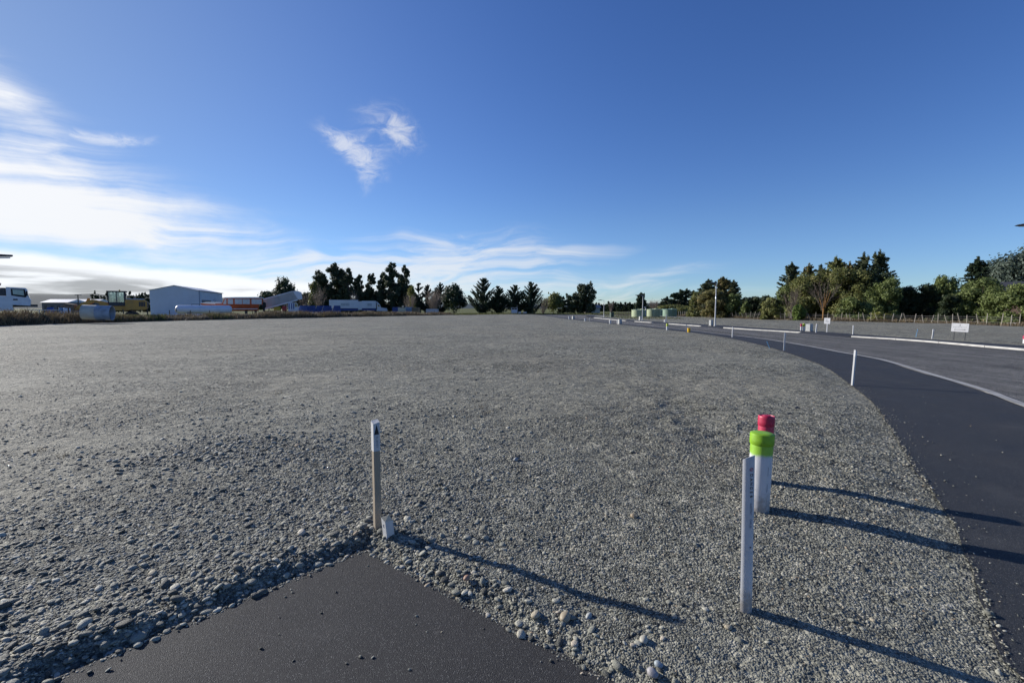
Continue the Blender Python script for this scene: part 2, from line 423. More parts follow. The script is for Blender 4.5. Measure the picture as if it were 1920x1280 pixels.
# ---------------------------------------------------------------- the ground
def vnoise(x, y, seed=0):
    xi, yi = np.floor(x).astype(np.int64), np.floor(y).astype(np.int64); fx, fy = x-xi, y-yi
    fx, fy = fx*fx*(3-2*fx), fy*fy*(3-2*fy)
    def h(a, b):
        n = (a*374761393 + b*668265263 + seed*1442695041) & 0x7fffffff
        n = ((n ^ (n >> 13))*1274126177) & 0x7fffffff
        return ((n ^ (n >> 16)) & 0xffff)/65535.0
    return (h(xi, yi)*(1-fx)+h(xi+1, yi)*fx)*(1-fy) + (h(xi, yi+1)*(1-fx)+h(xi+1, yi+1)*fx)*fy
def fbm(x, y, o=3, seed=0):
    s, a, t = 0, 1.0, 0
    for k in range(o):
        s = s + a*(vnoise(x*2**k, y*2**k, seed+k)-.5); t += a; a *= .55
    return s/t*2
def sstep(a, b, x):
    t = np.clip((x-a)/(b-a), 0, 1); return t*t*(3-2*t)
def side(poly, x, y):
    """distance to a polyline, positive on its right-hand side"""
    best = np.full(x.shape, 1e9); sg = np.ones(x.shape)
    for (ax, ay), (bx, by) in zip(poly[:-1], poly[1:]):
        dx, dy = bx-ax, by-ay; t = np.clip(((x-ax)*dx+(y-ay)*dy)/(dx*dx+dy*dy), 0, 1)
        d = np.hypot(x-ax-t*dx, y-ay-t*dy); c = dx*(y-ay)-dy*(x-ax)
        m = d < best; best = np.where(m, d, best); sg = np.where(m, np.where(c > 0, -1.0, 1.0), sg)
    return best*sg
def smooth_line(pts, step=.5):
    """Catmull-Rom through pts"""
    p = [np.array(q, float) for q in pts]; p = [2*p[0]-p[1]] + p + [2*p[-1]-p[-2]]; out = []
    for i in range(1, len(p)-2):
        n = max(2, int(np.linalg.norm(p[i+1]-p[i])/step))
        for k in range(n):
            t = k/n
            out.append(.5*((2*p[i]) + (-p[i-1]+p[i+1])*t + (2*p[i-1]-5*p[i]+4*p[i+1]-p[i+2])*t*t + (-p[i-1]+3*p[i]-3*p[i+1]+p[i+2])*t**3))
    out.append(p[-2]); return [tuple(q) for q in out]
g2 = lambda px, py: tuple(G(px, py)[:2])
# inner edge of the footpath, where gravel meets asphalt (from behind the camera to the far end)
EDGE_IN = smooth_line([(-.8, -4.2), (.9, -.7), (2.15, 1.55), g2(1893, 1260), g2(1832, 1090), g2(1775, 960), g2(1712, 873), g2(1643, 762), g2(1595, 722), g2(1547, 688), g2(1493, 667), g2(1440, 650),
                       g2(1390, 638), g2(1347, 630), g2(1293, 622.5), g2(1202, 612), g2(1143, 606), g2(1097, 601), (8.2, 72), (7.0, 100), (5.5, 123)], 2.2)
# kerb between footpath and road
KERB_IN = smooth_line([(2.4, -6), (4.2, -2.5), (6.0, 2.2), g2(1920, 763), g2(1840, 732), g2(1733, 700), g2(1647, 674), g2(1570, 660), g2(1513, 649), g2(1440, 637), g2(1380, 629.5), g2(1347, 626),
                       (12.9, 33), (12.3, 40), (11.2, 52), (10.3, 66), (9.0, 84), (7.8, 104), (6.4, 123)], 1.0)
KERB_OUT = smooth_line([(22.0, -8), (21.2, 4), (20.7, 12), g2(1913, 653), g2(1707, 636), g2(1590, 629), g2(1500, 622), g2(1365, 614), g2(1255, 606.3), g2(1186, 601.5),
                        (14.6, 68), (14.4, 82), (15.6, 96), (18.5, 106), (24, 113), (36, 118)], 1.0)
EDGE_OUT = smooth_line([(24.6, -8), (23.6, 4), (22.9, 12), (22.2, 19.5), (21.6, 27), (21.0, 34), (19.8, 43), (18.3, 52), (16.9, 62), (16.2, 70), (16.1, 82), (17.1, 95), (19.6, 104), (24.6, 111), (36, 116)], 4.0)
FENCE_OUT = [(50, 18), (46, 33), g2(1900, 612), g2(1800, 608.5), g2(1700, 605.5), g2(1550, 602), g2(1450, 598.7), g2(1340, 595.3), (33, 92)]
BANK = [(-62, 14), (-50, 32), g2(0, 612), g2(140, 607), g2(280, 603), g2(400, 600), g2(520, 597), g2(610, 595.3), g2(700, 593.7), g2(780, 592), g2(850, 590.7)]
FAR_EDGE = [g2(850, 590.7), g2(930, 590.2), (5.0, 119)]
# the driveway pad under the camera: a corner, seen from the camera
PC = np.array(g2(686, 1029)); PL = np.array(g2(80, 1282)); PR = np.array(g2(1158, 1282))
dL = (PL-PC)/np.linalg.norm(PL-PC); dR = (PR-PC)/np.linalg.norm(PR-PC)
nL = np.array((-dL[1], dL[0])); nR = np.array((dR[1], -dR[0]))         # both point into the pad
if nL @ (PR-PC) < 0: nL = -nL
if nR @ (PL-PC) < 0: nR = -nR
def pad_in(x, y):
    a = (x-PC[0])*nL[0]+(y-PC[1])*nL[1]; b = (x-PC[0])*nR[0]+(y-PC[1])*nR[1]
    return np.minimum(a, b), a, b
def compact(x, y):
    """0..1: rolled, fine-grained patches and wheel tracks"""
    a = sstep(.46, .68, vnoise(x*.33, y*.33, 101)*.6+vnoise(x*1.1, y*1.1, 102)*.4)
    w = fbm(x*.1, y*.1, 2, 103)*1.2
    tr = 0
    for c0, sl in ((5.2, .32), (7.0, .32), (11.5, .18), (13.3, .18), (19, .42), (21, .42)):
        d = (y+w) - (c0+sl*(x+.02*x*x)); tr = np.maximum(tr, np.exp(-(d/.28)**2))
    near = sstep(6.5, 3.5, np.hypot(x, y))*sstep(1.2, -.6, x)           # the coarse stones at the near left were never rolled
    churn = np.exp(-((x-2.3-.25*(y-6))/1.3)**2-((y-6.4)/1.9)**2)
    return np.clip(a*.8 + tr*.75*(.4+.8*vnoise(x*.7, y*.7, 104)), 0, 1)*(1-.92*near)*(1-.85*churn)
def gz(x, y, fine=True):
    x = np.asarray(x, float); y = np.asarray(y, float)
    r = np.hypot(x, y)
    pin, a, b = pad_in(x, y)
    pin = pin + (fbm(x*3.1, y*3.1, 2, 55))*.035
    e_in = side(EDGE_IN, x, y) + fbm(x*2.3, y*2.3, 2, 77)*.05; e_out = side(EDGE_OUT, x, y)
    road = np.minimum(e_in, -e_out)                                    # positive on path and road
    z = fbm(x*.045, y*.045, 2, 3)*.10*sstep(12, 60, r)                # long swells far out
    z += fbm(x*.55, y*.55, 3, 9)*.022 + fbm(x*1.9, y*1.9, 3, 13)*.011
    # graded windrows and wheel ruts left by machines, running across the lot
    t = x*.30 + y*.95 + fbm(x*.12, y*.12, 2, 21)*3.0
    z += (np.maximum(0, np.sin(t*1.05))**6)*.028*sstep(4, 9, r) + (np.maximum(0, np.sin(t*.47+1.0))**10)*.05*sstep(6, 14, r)*sstep(.35, .6, vnoise(x*.15, y*.15, 31))
    z -= .024*np.exp(-((x-2.4-.15*(y-5))/.35)**2)*sstep(3, 5, y)*sstep(9.5, 7.5, y)*(.5+vnoise(x*2, y*2, 8))
    lump = sstep(.45, .75, vnoise(x*.42+3.3, y*.42, 91))*sstep(-3, 1, x)     # churned patches
    z += fbm(x*2.7, y*2.7, 3, 92)*.042*lump*(1-.6*compact(x, y))
    churn = np.exp(-((x-2.3-.25*(y-6))/1.3)**2-((y-6.4)/1.9)**2)              # ground turned over by a machine beyond the pipes
    z += (np.abs(fbm(x*1.7, y*1.7, 3, 95))*.11-.02)*churn
    if fine: z += fbm(x*7.0, y*7.0, 3, 40)*.0085
    # heaped shoulder along the pad's left side, gentler along its right
    z += .022*np.exp(-((-a-.2)/.2)**2)*sstep(-.45, -.1, b)*(.5+.9*vnoise(x*3, y*3, 5)) + .012*np.exp(-((-b-.12)/.2)**2)*sstep(-.35, 0, a)
    z += .012*np.exp(-((-e_in-.3)/.2)**2)*sstep(.3, .8, vnoise(x*1.5, y*1.5, 6))
    z += .035
    out = np.minimum(-pin, -road)                                      # distance to the nearest asphalt
    k = np.minimum(sstep(-.02, .17, -pin), sstep(-.05, .75, -road))
    z = z*k + (1-k)*(-.012) - sstep(.03, .40, -out)*.06 - sstep(.25, .6, road)*.26
    return z
def lines(lo, d0, d1, hi, step, grow):
    m = list(np.arange(d0, d1+1e-6, step)); s = step; x = m[-1]; up = []
    while x < hi: s *= grow; x += s; up.append(x)
    s = step; x = m[0]; dn = []
    while x > lo: s *= grow; x -= s; dn.append(x)
    return np.array(dn[::-1]+m+up)
xs = lines(-64, -5.2, 7.6, 62, .034, 1.045); ys = lines(-9, .6, 9.0, 126, .034, 1.035)
XX, YY = np.meshgrid(xs, ys); ZZ = gz(XX, YY)
nx, ny = len(xs), len(ys)
idx = np.arange(nx*ny).reshape(ny, nx)
F = np.stack([idx[:-1, :-1], idx[:-1, 1:], idx[1:, 1:], idx[1:, :-1]], -1).reshape(-1, 4)
cx = XX[:-1, :-1].ravel()+.01; cy = YY[:-1, :-1].ravel()+.01
keep = (side(BANK + FAR_EDGE[1:] + [(60, 121)], cx, cy) > -1.2) & (side(FENCE_OUT, cx, cy) < 1.0)
keep &= ~((side(KERB_IN, cx, cy) > .6) & (side(KERB_OUT, cx, cy) < -.6))   # nothing under the road
F = F[keep]
used = np.unique(F); remap = np.full(nx*ny, -1); remap[used] = np.arange(len(used))
lot = struct(np_mesh('gravel_lot', np.stack([XX.ravel(), YY.ravel(), ZZ.ravel()], 1)[used], remap[F], M_GRAVEL, smooth=True),
             'grey river gravel spread over the empty lot')
ca = lot.data.attributes.new('compact', 'FLOAT', 'POINT'); ca.data.foreach_set('value', compact(XX.ravel()[used], YY.ravel()[used]).astype(np.float32))
# pasture beyond, out to the horizon
def sheet(name, poly, z, mat, zb=None, smooth=False):
    m = MB(); n = len(poly); vs = [(x, y, z) for x, y in poly]
    if zb is None: m.add(vs, [tuple(range(n))])
    else: m.add(vs + [(x, y, zb) for x, y in poly], [tuple(range(n))] + [(i, (i+1) % n, n+(i+1) % n, n+i) for i in range(n)])
    return m.build(name, mat)
def strip(l1, l2, z1, z2, n=160):
    """quads between two polylines resampled to n points"""
    def rs(l):
        l = np.array(l); s = np.r_[0, np.cumsum(np.hypot(*np.diff(l, axis=0).T))]; t = np.linspace(0, s[-1], n)
        return np.stack([np.interp(t, s, l[:, 0]), np.interp(t, s, l[:, 1])], 1)
    a, b = rs(l1), rs(l2); m = MB()
    m.add([(*p, z1) for p in a] + [(*p, z2) for p in b], [(i, i+1, n+i+1, n+i) for i in range(n-1)])
    return m
gv = np.array([-6000, -1500, -400, -150, -64, -20, 20, 62, 150, 400, 1500, 6000], float); gyv = np.array([-3000, -400, -60, 0, 60, 130, 300, 800, 2500, 9000], float)
gx, gy = np.meshgrid(gv, gyv); gi = np.arange(gx.size).reshape(gx.shape)
struct(np_mesh('ground', np.stack([gx.ravel(), gy.ravel(), np.full(gx.size, -.33)], 1),
               np.stack([gi[:-1, :-1], gi[:-1, 1:], gi[1:, 1:], gi[1:, :-1]], -1).reshape(-1, 4), M_GRASS), 'winter pasture around the lot')
def offset(l, d):
    l = np.array(l); t = np.gradient(l, axis=0); t /= np.linalg.norm(t, axis=1)[:, None]
    return [tuple(p) for p in l + np.stack([t[:, 1], -t[:, 0]], 1)*d]      # positive = to the right
# asphalt footpath beside the lot, slightly ragged inner edge
e_r = [(x+random.uniform(-.012, .012), y+random.uniform(-.012, .012)) for x, y in smooth_line(EDGE_IN, .12)]
footpath = struct(strip(e_r, KERB_IN, 0.0, 0.0, 700).build('footpath', M_PATH), 'smooth black asphalt footpath curving along the gravel lot')
pad_poly = [tuple(PC), tuple(PC+dR*2.9), tuple(PC+dR*5.6+np.array((.2, -1.0))), (-.6, -6), tuple(PC+dL*7.5)]
pp = []
for (ax, ay), (bx, by) in zip(pad_poly, pad_poly[1:]+pad_poly[:1]):
    n = max(2, int(math.hypot(bx-ax, by-ay)/.05))
    for k in range(n):
        j = .006 if k else 0
        pp.append((ax+(bx-ax)*k/n+random.uniform(-j, j), ay+(by-ay)*k/n+random.uniform(-j, j)))
driveway = struct(sheet('driveway_pad', pp, .004, M_PAD, -.05), 'corner of a fresh black asphalt driveway pad')
road = struct(strip(offset(KERB_IN, .16), offset(KERB_OUT, -.02), -.075, -.075, 240).build('road', M_ROAD), 'dark chipseal road curving away to the left')
struct(strip(offset(KERB_OUT, .16), EDGE_OUT, -.004, -.004, 200).build('far_footpath', M_PATH), 'asphalt footpath across the road')
# kerbs: near one flush with its path; far one in upstanding lengths with dipped crossings between
def kerb(name, line, w, top, label, parent=None, mat=M_CONC):
    l = np.array(line); o = np.array(offset(line, w)); n = len(l); m = MB()
    rows = [(l, -.14), (l, top-.02), (l*.92+o*.08, top), (o, top)]
    for a, z in rows: m.add([(*p, z) for p in a], [])
    m.f += [(k*n+i, k*n+i+1, (k+1)*n+i+1, (k+1)*n+i) for k in range(3) for i in range(n-1)]
    m.f += [(0, n, 2*n, 3*n), (n-1, 2*n-1, 3*n-1, 4*n-1)]
    return m.build(name, mat, parent)
k = kerb('near_kerb', offset(KERB_IN, .17)[::-1], .17, .012, '', mat=M_CONC_G); struct(k, 'dusty concrete kerb along the near footpath')
ko = np.array(KERB_OUT)
def part_line(y0, y1):
    s = [p for p in KERB_OUT if y0 <= p[1] <= y1]
    f = lambda y: (float(np.interp(y, ko[:90, 1], ko[:90, 0])), y)
    return smooth_line([f(y0)] + [p for p in s[::2] if y0+.4 < p[1] < y1-.4] + [f(y1)], .5)
KS = [(-6, 26.6), (31.0, 38.6), (42.0, 48.6), (52.5, 57.5), (60.5, 80)]
kr = None
for y0, y1 in KS:                                                            # laid in units of about 2.4 m with open joints
    n = max(1, round((y1-y0)/2.4))
    for i in range(n):
        l = part_line(y0+(y1-y0)*i/n, y0+(y1-y0)*(i+1)/n-.025); t_ = random.uniform(-.006, .004)
        if kr is None: kr = struct(kerb('far_kerb', l, .13, t_, ''), 'pale new concrete kerb lengths along the far side of the road')
        else: kerb('kerb_length', l, .13, t_, '', kr)
for (a0, a1) in zip([k[1] for k in KS[:-1]], [k[0] for k in KS[1:]]):      # dipped asphalt crossings between the lengths
    l = part_line(a0, a1); struct(strip(offset(l, -.25), offset(l, .165), -.072, -.005, 12).build('vehicle_crossing', M_PATH), 'dipped asphalt crossing between two kerb lengths')
# ---------------------------------------------------------------- earth bank behind the lot, left
def bank():
    l = np.array(smooth_line(BANK, 1.5)); n = len(l); hs = np.interp(l[:, 1], [14, 40, 56, 75, 95, 114], [1.05, .95, .5, .7, .5, .25])
    hs = hs*(.75+.5*vnoise(l[:, 1]*.35, l[:, 1]*0, 4))
    prof = [(.25, -.05), (-.5, .45), (-1.2, .92), (-2.2, 1.0), (-3.6, .7), (-6.5, -.35)]
    m = MB()
    for d, f in prof:
        o = np.array(offset(l, d)); w = fbm(o[:, 0]*.5, o[:, 1]*.5, 2, 61)*.12
        z = hs*f + (w*(0 < f < 1.01)); z = np.where(f < 0, -.33, z)
        m.add([(*p, q) for p, q in zip(o, z)], [])
    m.f += [(k*n+i, k*n+i+1, (k+1)*n+i+1, (k+1)*n+i) for k in range(len(prof)-1) for i in range(n-1)]
    return struct(m.build('earth_bank', M_EARTH, None, True), 'low earth bank along the left edge of the gravel lot'), l, hs
bank_o, bank_l, bank_h = bank()

# ---------------------------------------------------------------- stones
def pebble_mesh(seed, sub=3):
    r = random.Random(seed); bm = bmesh.new(); bmesh.ops.create_icosphere(bm, subdivisions=sub, radius=1)
    cuts = [(Vector((r.gauss(0, 1), r.gauss(0, 1), r.gauss(0, .7))).normalized(), r.uniform(.62, .9)) for _ in range(r.choice((4, 6, 8)))]
    sx, sy, sz = 1.0, r.uniform(.58, .86), r.uniform(.28, .52)
    for v in bm.verts:
        p = v.co.copy()
        for d, c in cuts:                        # worn flats
            e = p.dot(d)-c
            if e > 0: p -= d*e*.8
        v.co = (p.x*sx, p.y*sy, p.z*sz)
    me = bpy.data.meshes.new('pebble'); bm.to_mesh(me); bm.free()
    me.polygons.foreach_set('use_smooth', [True]*len(me.polygons)); me.materials.append(M_STONE); return me
PEB = [pebble_mesh(100+i, 2) for i in range(8)]
def bigness(x, y):
    """how coarse the gravel lies: coarse left of the pad, fine to the right"""
    _, a, b = pad_in(x, y)
    left = sstep(.9, -1.4, x - .12*y)
    k = .40*left + .50*left*vnoise(x*.8, y*.8, 17)*sstep(.35, .75, vnoise(x*.35, y*.35, 19)) + .9*np.exp(-np.maximum(-a, 0)/.32)*(a < .02)*(b > -.4) + .45*np.exp(-np.maximum(-b, 0)/.28)*(b < .02)*(a > -.25)
    return np.clip(k, 0, 1.2)
def scatter(n, r0, r1, az0=-60, az1=60, power=1.0):
    u = rng.random(n); r = np.sqrt(r0*r0+(r1*r1-r0*r0)*u**power); t = np.radians(rng.uniform(az0, az1, n))
    return r*np.sin(t), r*np.cos(t)
def on_gravel(x, y, edge=0.0):
    p, _, _ = pad_in(x, y); return (p < edge) & (side(EDGE_IN, x, y) < edge)
pts = []
def layer(n, r0, r1, s0, s1, weight=None, lift=.15, az=(-56, 56), pw=1.0, rmax=None):
    x, y = scatter(n, r0, r1, *az, power=pw); k = on_gravel(x, y, .03)
    k &= (y < 34) | (side(BANK, x, y) > .3)
    x, y = x[k], y[k]
    if weight is not None:
        w = rng.random(len(x)) < weight(x, y); x, y = x[w], y[w]
    s = s0*(s1/s0)**(rng.random(len(x))**1.6)
    pts.append((x, y, s, lift))
# radii in metres: small stones are only built where they can be told apart, so their size grows with distance
def fine_layer(n, r0, r1):
    r = r0*(r1/r0)**rng.random(n); t = np.radians(rng.uniform(-56, 56, n)); x, y = r*np.sin(t), r*np.cos(t)
    k = on_gravel(x, y, .03) & (rng.random(n) < np.interp(r, [0, 5, 9, 14, r1], [1, 1, .75, .4, .05])) & ((y < 34) | (side(BANK, x, y) > .3))
    x, y, r = x[k], y[k], r[k]
    cm = compact(x, y); k = rng.random(len(r)) < 1-.55*cm; x, y, r, cm = x[k], y[k], r[k], cm[k]
    pts.append((x, y, np.minimum(r*rng.uniform(.0015, .0038, len(r)), .007+.014*rng.random(len(r))**2)*(1-.35*cm), .02))
fine_layer(235000, 1.3, 24.0)
layer(60000, 1.3, 8.5, .0095, .021, lambda x, y: np.clip(bigness(x, y)*1.3+.04, 0, 1)*sstep(8.5, 5, np.hypot(x, y))*(1-.8*compact(x, y)), .1)
layer(26000, 1.3, 9.0, .018, .034, lambda x, y: np.clip(bigness(x, y)*.9-.16, 0, 1)*sstep(9, 5, np.hypot(x, y))*(1-.8*compact(x, y))+.004, .12)
layer(9000, 5.0, 30.0, .018, .038, lambda x, y: .06+.5*np.clip(bigness(x, y)-.1, 0, 1)*sstep(16, 6, np.hypot(x, y)), .3)
# stray chips on the asphalt beside the gravel and on the footpath
x, y = scatter(60000, 1.3, 12.0, -56, 56); p, a, b = pad_in(x, y); e = side(EDGE_IN, x, y)
w = rng.random(len(x)); k = ((p > 0) & (e < 0) & (w < .75*np.exp(-p/.03)+.012*np.exp(-p/.3)+.004)) | ((e > 0) & (side(KERB_IN, x, y) < -.02) & (w < .25*np.exp(side(KERB_IN, x, y)/.12) +  .75*np.exp(-e/.09)+.03*np.exp(-e/.5)+.006*np.exp(-e/1.5)))
x, y = x[k], y[k]; pts.append((x, y, .0035*(2.6)**rng.random(len(x)), .5))
px_ = np.concatenate([p[0] for p in pts]); py_ = np.concatenate([p[1] for p in pts]); ps_ = np.concatenate([p[2] for p in pts])
pl_ = np.concatenate([np.full(len(p[0]), p[3]) for p in pts])
pz_ = gz(px_, py_)
pin_, _, _ = pad_in(px_, py_); on_as = (pin_ > 0) | (side(EDGE_IN, px_, py_) > 0)
pz_ = np.where(on_as, np.maximum(pz_, .004), pz_) + ps_*pl_
rot = np.stack([rng.normal(0, .22, len(px_)), rng.normal(0, .22, len(px_)), rng.uniform(0, 6.283, len(px_))], 1)
# the larger stones that can be picked out one by one
def lone(px, py, size, parent, tint=None):
    o = bpy.data.objects.new('pebble', PEB[random.randrange(8)]); COL.objects.link(o)
    p = G(px, py); z = float(gz(np.array([p.x]), np.array([p.y]))[0]); pz = max(z, .004) if parent is not lot else z
    o.location = (p.x, p.y, pz+size*.3); o.scale = (size,)*3
    o.rotation_euler = (random.gauss(0, .2), random.gauss(0, .2), random.uniform(0, 6.28)); o.parent = parent
    return o
big_n = 0; tries = 0
protos = []
xs_, ys_ = scatter(6000, 1.6, 6.2, -50, 48)
bg = bigness(xs_, ys_); okk = on_gravel(xs_, ys_, -.02)
score = bg*1.3 + rng.random(len(xs_))*.55 - .05*np.hypot(xs_, ys_)
order = np.argsort(-np.where(okk, score, -9))
taken = []
for i in order:
    if big_n >= 262: break
    x, y = xs_[i], ys_[i]
    s = .017 + .027*random.random()**1.7*(0.55+.6*min(bg[i], 1))
    if any((x-a)**2+(y-b)**2 < (s+c)**2*.8 for a, b, c in taken): continue
    taken.append((x, y, s))
    o = bpy.data.objects.new('pebble', PEB[big_n % 8]); COL.objects.link(o); o.parent = lot
    o.location = (x, y, float(gz(np.array([x]), np.array([y]))[0])+s*.22); o.scale = (s, s*random.uniform(.85, 1.1), s*random.uniform(.8, 1.15))
    o.rotation_euler = (random.gauss(0, .22), random.gauss(0, .22), random.uniform(0, 6.28))
    if big_n < 8: protos.append(o)
    big_n += 1
for (qx, qy, s) in [(676, 1233, .011), (699, 1234, .010), (650, 1245, .009), (768, 1257, .009), (781, 1156, .008), (868, 1140, .008), (907, 1180, .006), (489, 1217, .010), (548, 1112, .010),
                    (535, 1120, .008), (602, 1150, .008), (550, 1240, .008), (630, 1111, .009), (690, 1062, .007), (780, 1172, .006), (168, 1262, .015), (203, 1258, .014), (800, 1186, .006), (828, 1186, .006)]:
    lone(qx, qy, s, driveway)
for (qx, qy, s) in [(1697, 793, .015), (1731, 820, .013), (1749, 830, .012), (1765, 854, .013), (1782, 863, .012), (1772, 902, .014), (1788, 912, .013), (1820, 799, .010), (1868, 826, .011), (1880, 849, .012)]:
    lone(qx, qy, s, footpath)
def gravel_stuff():
    me = bpy.data.meshes.new('loose_gravel'); n = len(px_)
    me.vertices.add(n); me.vertices.foreach_set('co', np.stack([px_, py_, pz_], 1).astype(np.float32).ravel())
    def at(name, typ, data):
        a = me.attributes.new(name, typ, 'POINT'); a.data.foreach_set('vector' if typ == 'FLOAT_VECTOR' else 'value', data.ravel())
    at('scl', 'FLOAT', ps_.astype(np.float32)); at('rot', 'FLOAT_VECTOR', rot.astype(np.float32))
    at('pick', 'INT', rng.integers(0, 8, n).astype(np.int32))
    o = bpy.data.objects.new('loose_gravel', me); COL.objects.link(o)
    ng = bpy.data.node_groups.new('strew', 'GeometryNodeTree')
    ng.interface.new_socket('Geometry', in_out='INPUT', socket_type='NodeSocketGeometry'); ng.interface.new_socket('Geometry', in_out='OUTPUT', socket_type='NodeSocketGeometry')
    N, L = ng.nodes, ng.links
    gi, go = N.new('NodeGroupInput'), N.new('NodeGroupOutput')
    jn = N.new('GeometryNodeJoinGeometry')
    for pr in protos[::-1]:
        oi = N.new('GeometryNodeObjectInfo'); oi.transform_space = 'ORIGINAL'; oi.inputs['Object'].default_value = pr; oi.inputs['As Instance'].default_value = True
        L.new(oi.outputs['Geometry'], jn.inputs[0])
    ip = N.new('GeometryNodeInstanceOnPoints'); ip.inputs['Pick Instance'].default_value = True
    m2p = N.new('GeometryNodeMeshToPoints')
    L.new(gi.outputs[0], m2p.inputs[0]); L.new(m2p.outputs[0], ip.inputs['Points']); L.new(jn.outputs[0], ip.inputs['Instance'])
    def na(name, typ):
        a = N.new('GeometryNodeInputNamedAttribute'); a.data_type = typ; a.inputs[0].default_value = name; return a.outputs[0]
    L.new(na('scl', 'FLOAT'), ip.inputs['Scale']); L.new(na('rot', 'FLOAT_VECTOR'), ip.inputs['Rotation']); L.new(na('pick', 'INT'), ip.inputs['Instance Index'])
    L.new(ip.outputs[0], go.inputs[0])
    md = o.modifiers.new('strew', 'NODES'); md.node_group = ng
    return tag(o, 'countless small grey gravel stones covering the lot', 'gravel', kind='stuff')
gravel_stuff()
# ---------------------------------------------------------------- far hills
def hills():
    M = ground_mat('haze_tinted_hills', [(.2, (.035, .055, .06)), (.5, (.06, .08, .085)), (.85, (.10, .12, .12))], .004)  # blue haze of the distance is put into the slope colours, no air built
    n = 150; az = np.radians(np.linspace(-75, 60, n)); D = 4200
    top = np.interp(np.degrees(az), [-75, -60, -48, -42, -34, -28, -20, -10, 0, 8, 14, 22, 60], [120, 112, 104, 98, 78, 70, 62, 52, 44, 40, 46, 40, 40]) + fbm(az*9, az*0, 4, 90)*22
    m = MB()
    for d, f in ((D-700, -.02), (D-450, .35), (D-150, .8), (D, 1.0), (D+500, .6)):
        m.add([(d*math.sin(a), d*math.cos(a), t*f + float(fbm(np.array([a*40+d]), np.array([d*.01]), 2, 12)[0])*8*f-1) for a, t in zip(az, top)], [])
    m.f += [(k*n+i, k*n+i+1, (k+1)*n+i+1, (k+1)*n+i) for k in range(4) for i in range(n-1)]
    struct(m.build('hills', M, None, True), 'low hills on the far horizon, tinted blue for the distant haze')
hills()

# ---------------------------------------------------------------- trees
L_EUC = leaf_mat('gum_leaves', (.030, .045, .026), (.085, .105, .052), (.12, .13, .06))
L_CYP = leaf_mat('cypress_leaves', (.018, .034, .020), (.052, .078, .038), (.09, .11, .04))
L_DARK = leaf_mat('dark_leaves', (.024, .038, .018), (.062, .082, .034))
L_OLIVE = leaf_mat('olive_leaves', (0.096, 0.113, 0.036), (0.224, 0.228, 0.074), (0.269, 0.230, 0.102), .34)
L_BRONZE = leaf_mat('bronze_leaves', (0.102, 0.105, 0.038), (0.237, 0.205, 0.077), (0.269, 0.179, 0.083), .34)
L_BUSH = leaf_mat('bush_leaves', (0.083, 0.115, 0.036), (0.198, 0.237, 0.077), (0.256, 0.282, 0.109), .34)
L_GREY = leaf_mat('grey_green_leaves', (.045, .062, .032), (.125, .145, .07), (.16, .16, .08), .3)
L_BRIGHT = leaf_mat('bright_leaves', (.09, .14, .03), (.17, .22, .06), None, .35)
L_BLUE = leaf_mat('blue_pine_leaves', (.045, .065, .05), (.10, .13, .10))
L_YELL = leaf_mat('yellow_shoots', (.14, .15, .035), (.24, .24, .06), None, .35)
M_TWIG = paint('bare_twigs', (.26, .21, .165), .9, wear=.2)
M_TWIG2 = paint('brown_twigs', (.15, .12, .10), .9, wear=.2)
M_ORANGE_BARK = paint('orange_lichen_bark', (.33, .17, .05), .9, wear=.25)
def leaf_quads(c, nrm, size, asp=1.6):
    n = len(c); nrm = nrm/np.maximum(np.linalg.norm(nrm, axis=1), 1e-6)[:, None]
    r = rng.normal(size=(n, 3)); u = np.cross(nrm, r); u /= np.maximum(np.linalg.norm(u, axis=1), 1e-6)[:, None]; v = np.cross(nrm, u)
    u = u*(size*.5*asp)[:, None]; v = v*(size*.5)[:, None]
    V = np.stack([c-u, c-v*.9+u*.1, c+u, c+v*.9-u*.1], 1).reshape(-1, 3)
    return V, np.arange(4*n).reshape(n, 4)
def sph(n):
    d = rng.normal(size=(n, 3)); return d/np.linalg.norm(d, axis=1)[:, None]
def crown_clumps(cl, n, size):
    c = np.array([k[0] for k in cl]); r = np.array([k[1] for k in cl]); w = r[:, 0]*r[:, 2]; w = w/w.sum()
    i = rng.choice(len(cl), n, p=w); d = sph(n)
    p = c[i] + d*r[i]*(rng.random(n)**.35)[:, None]*(rng.uniform(.72, 1.05, n)*(1+.7*np.maximum(0, rng.exponential(.22, n)-.25)))[:, None]
    return leaf_quads(p, d + rng.normal(0, .55, (n, 3)) + [0, 0, .25], size*rng.uniform(.6, 1.35, n))
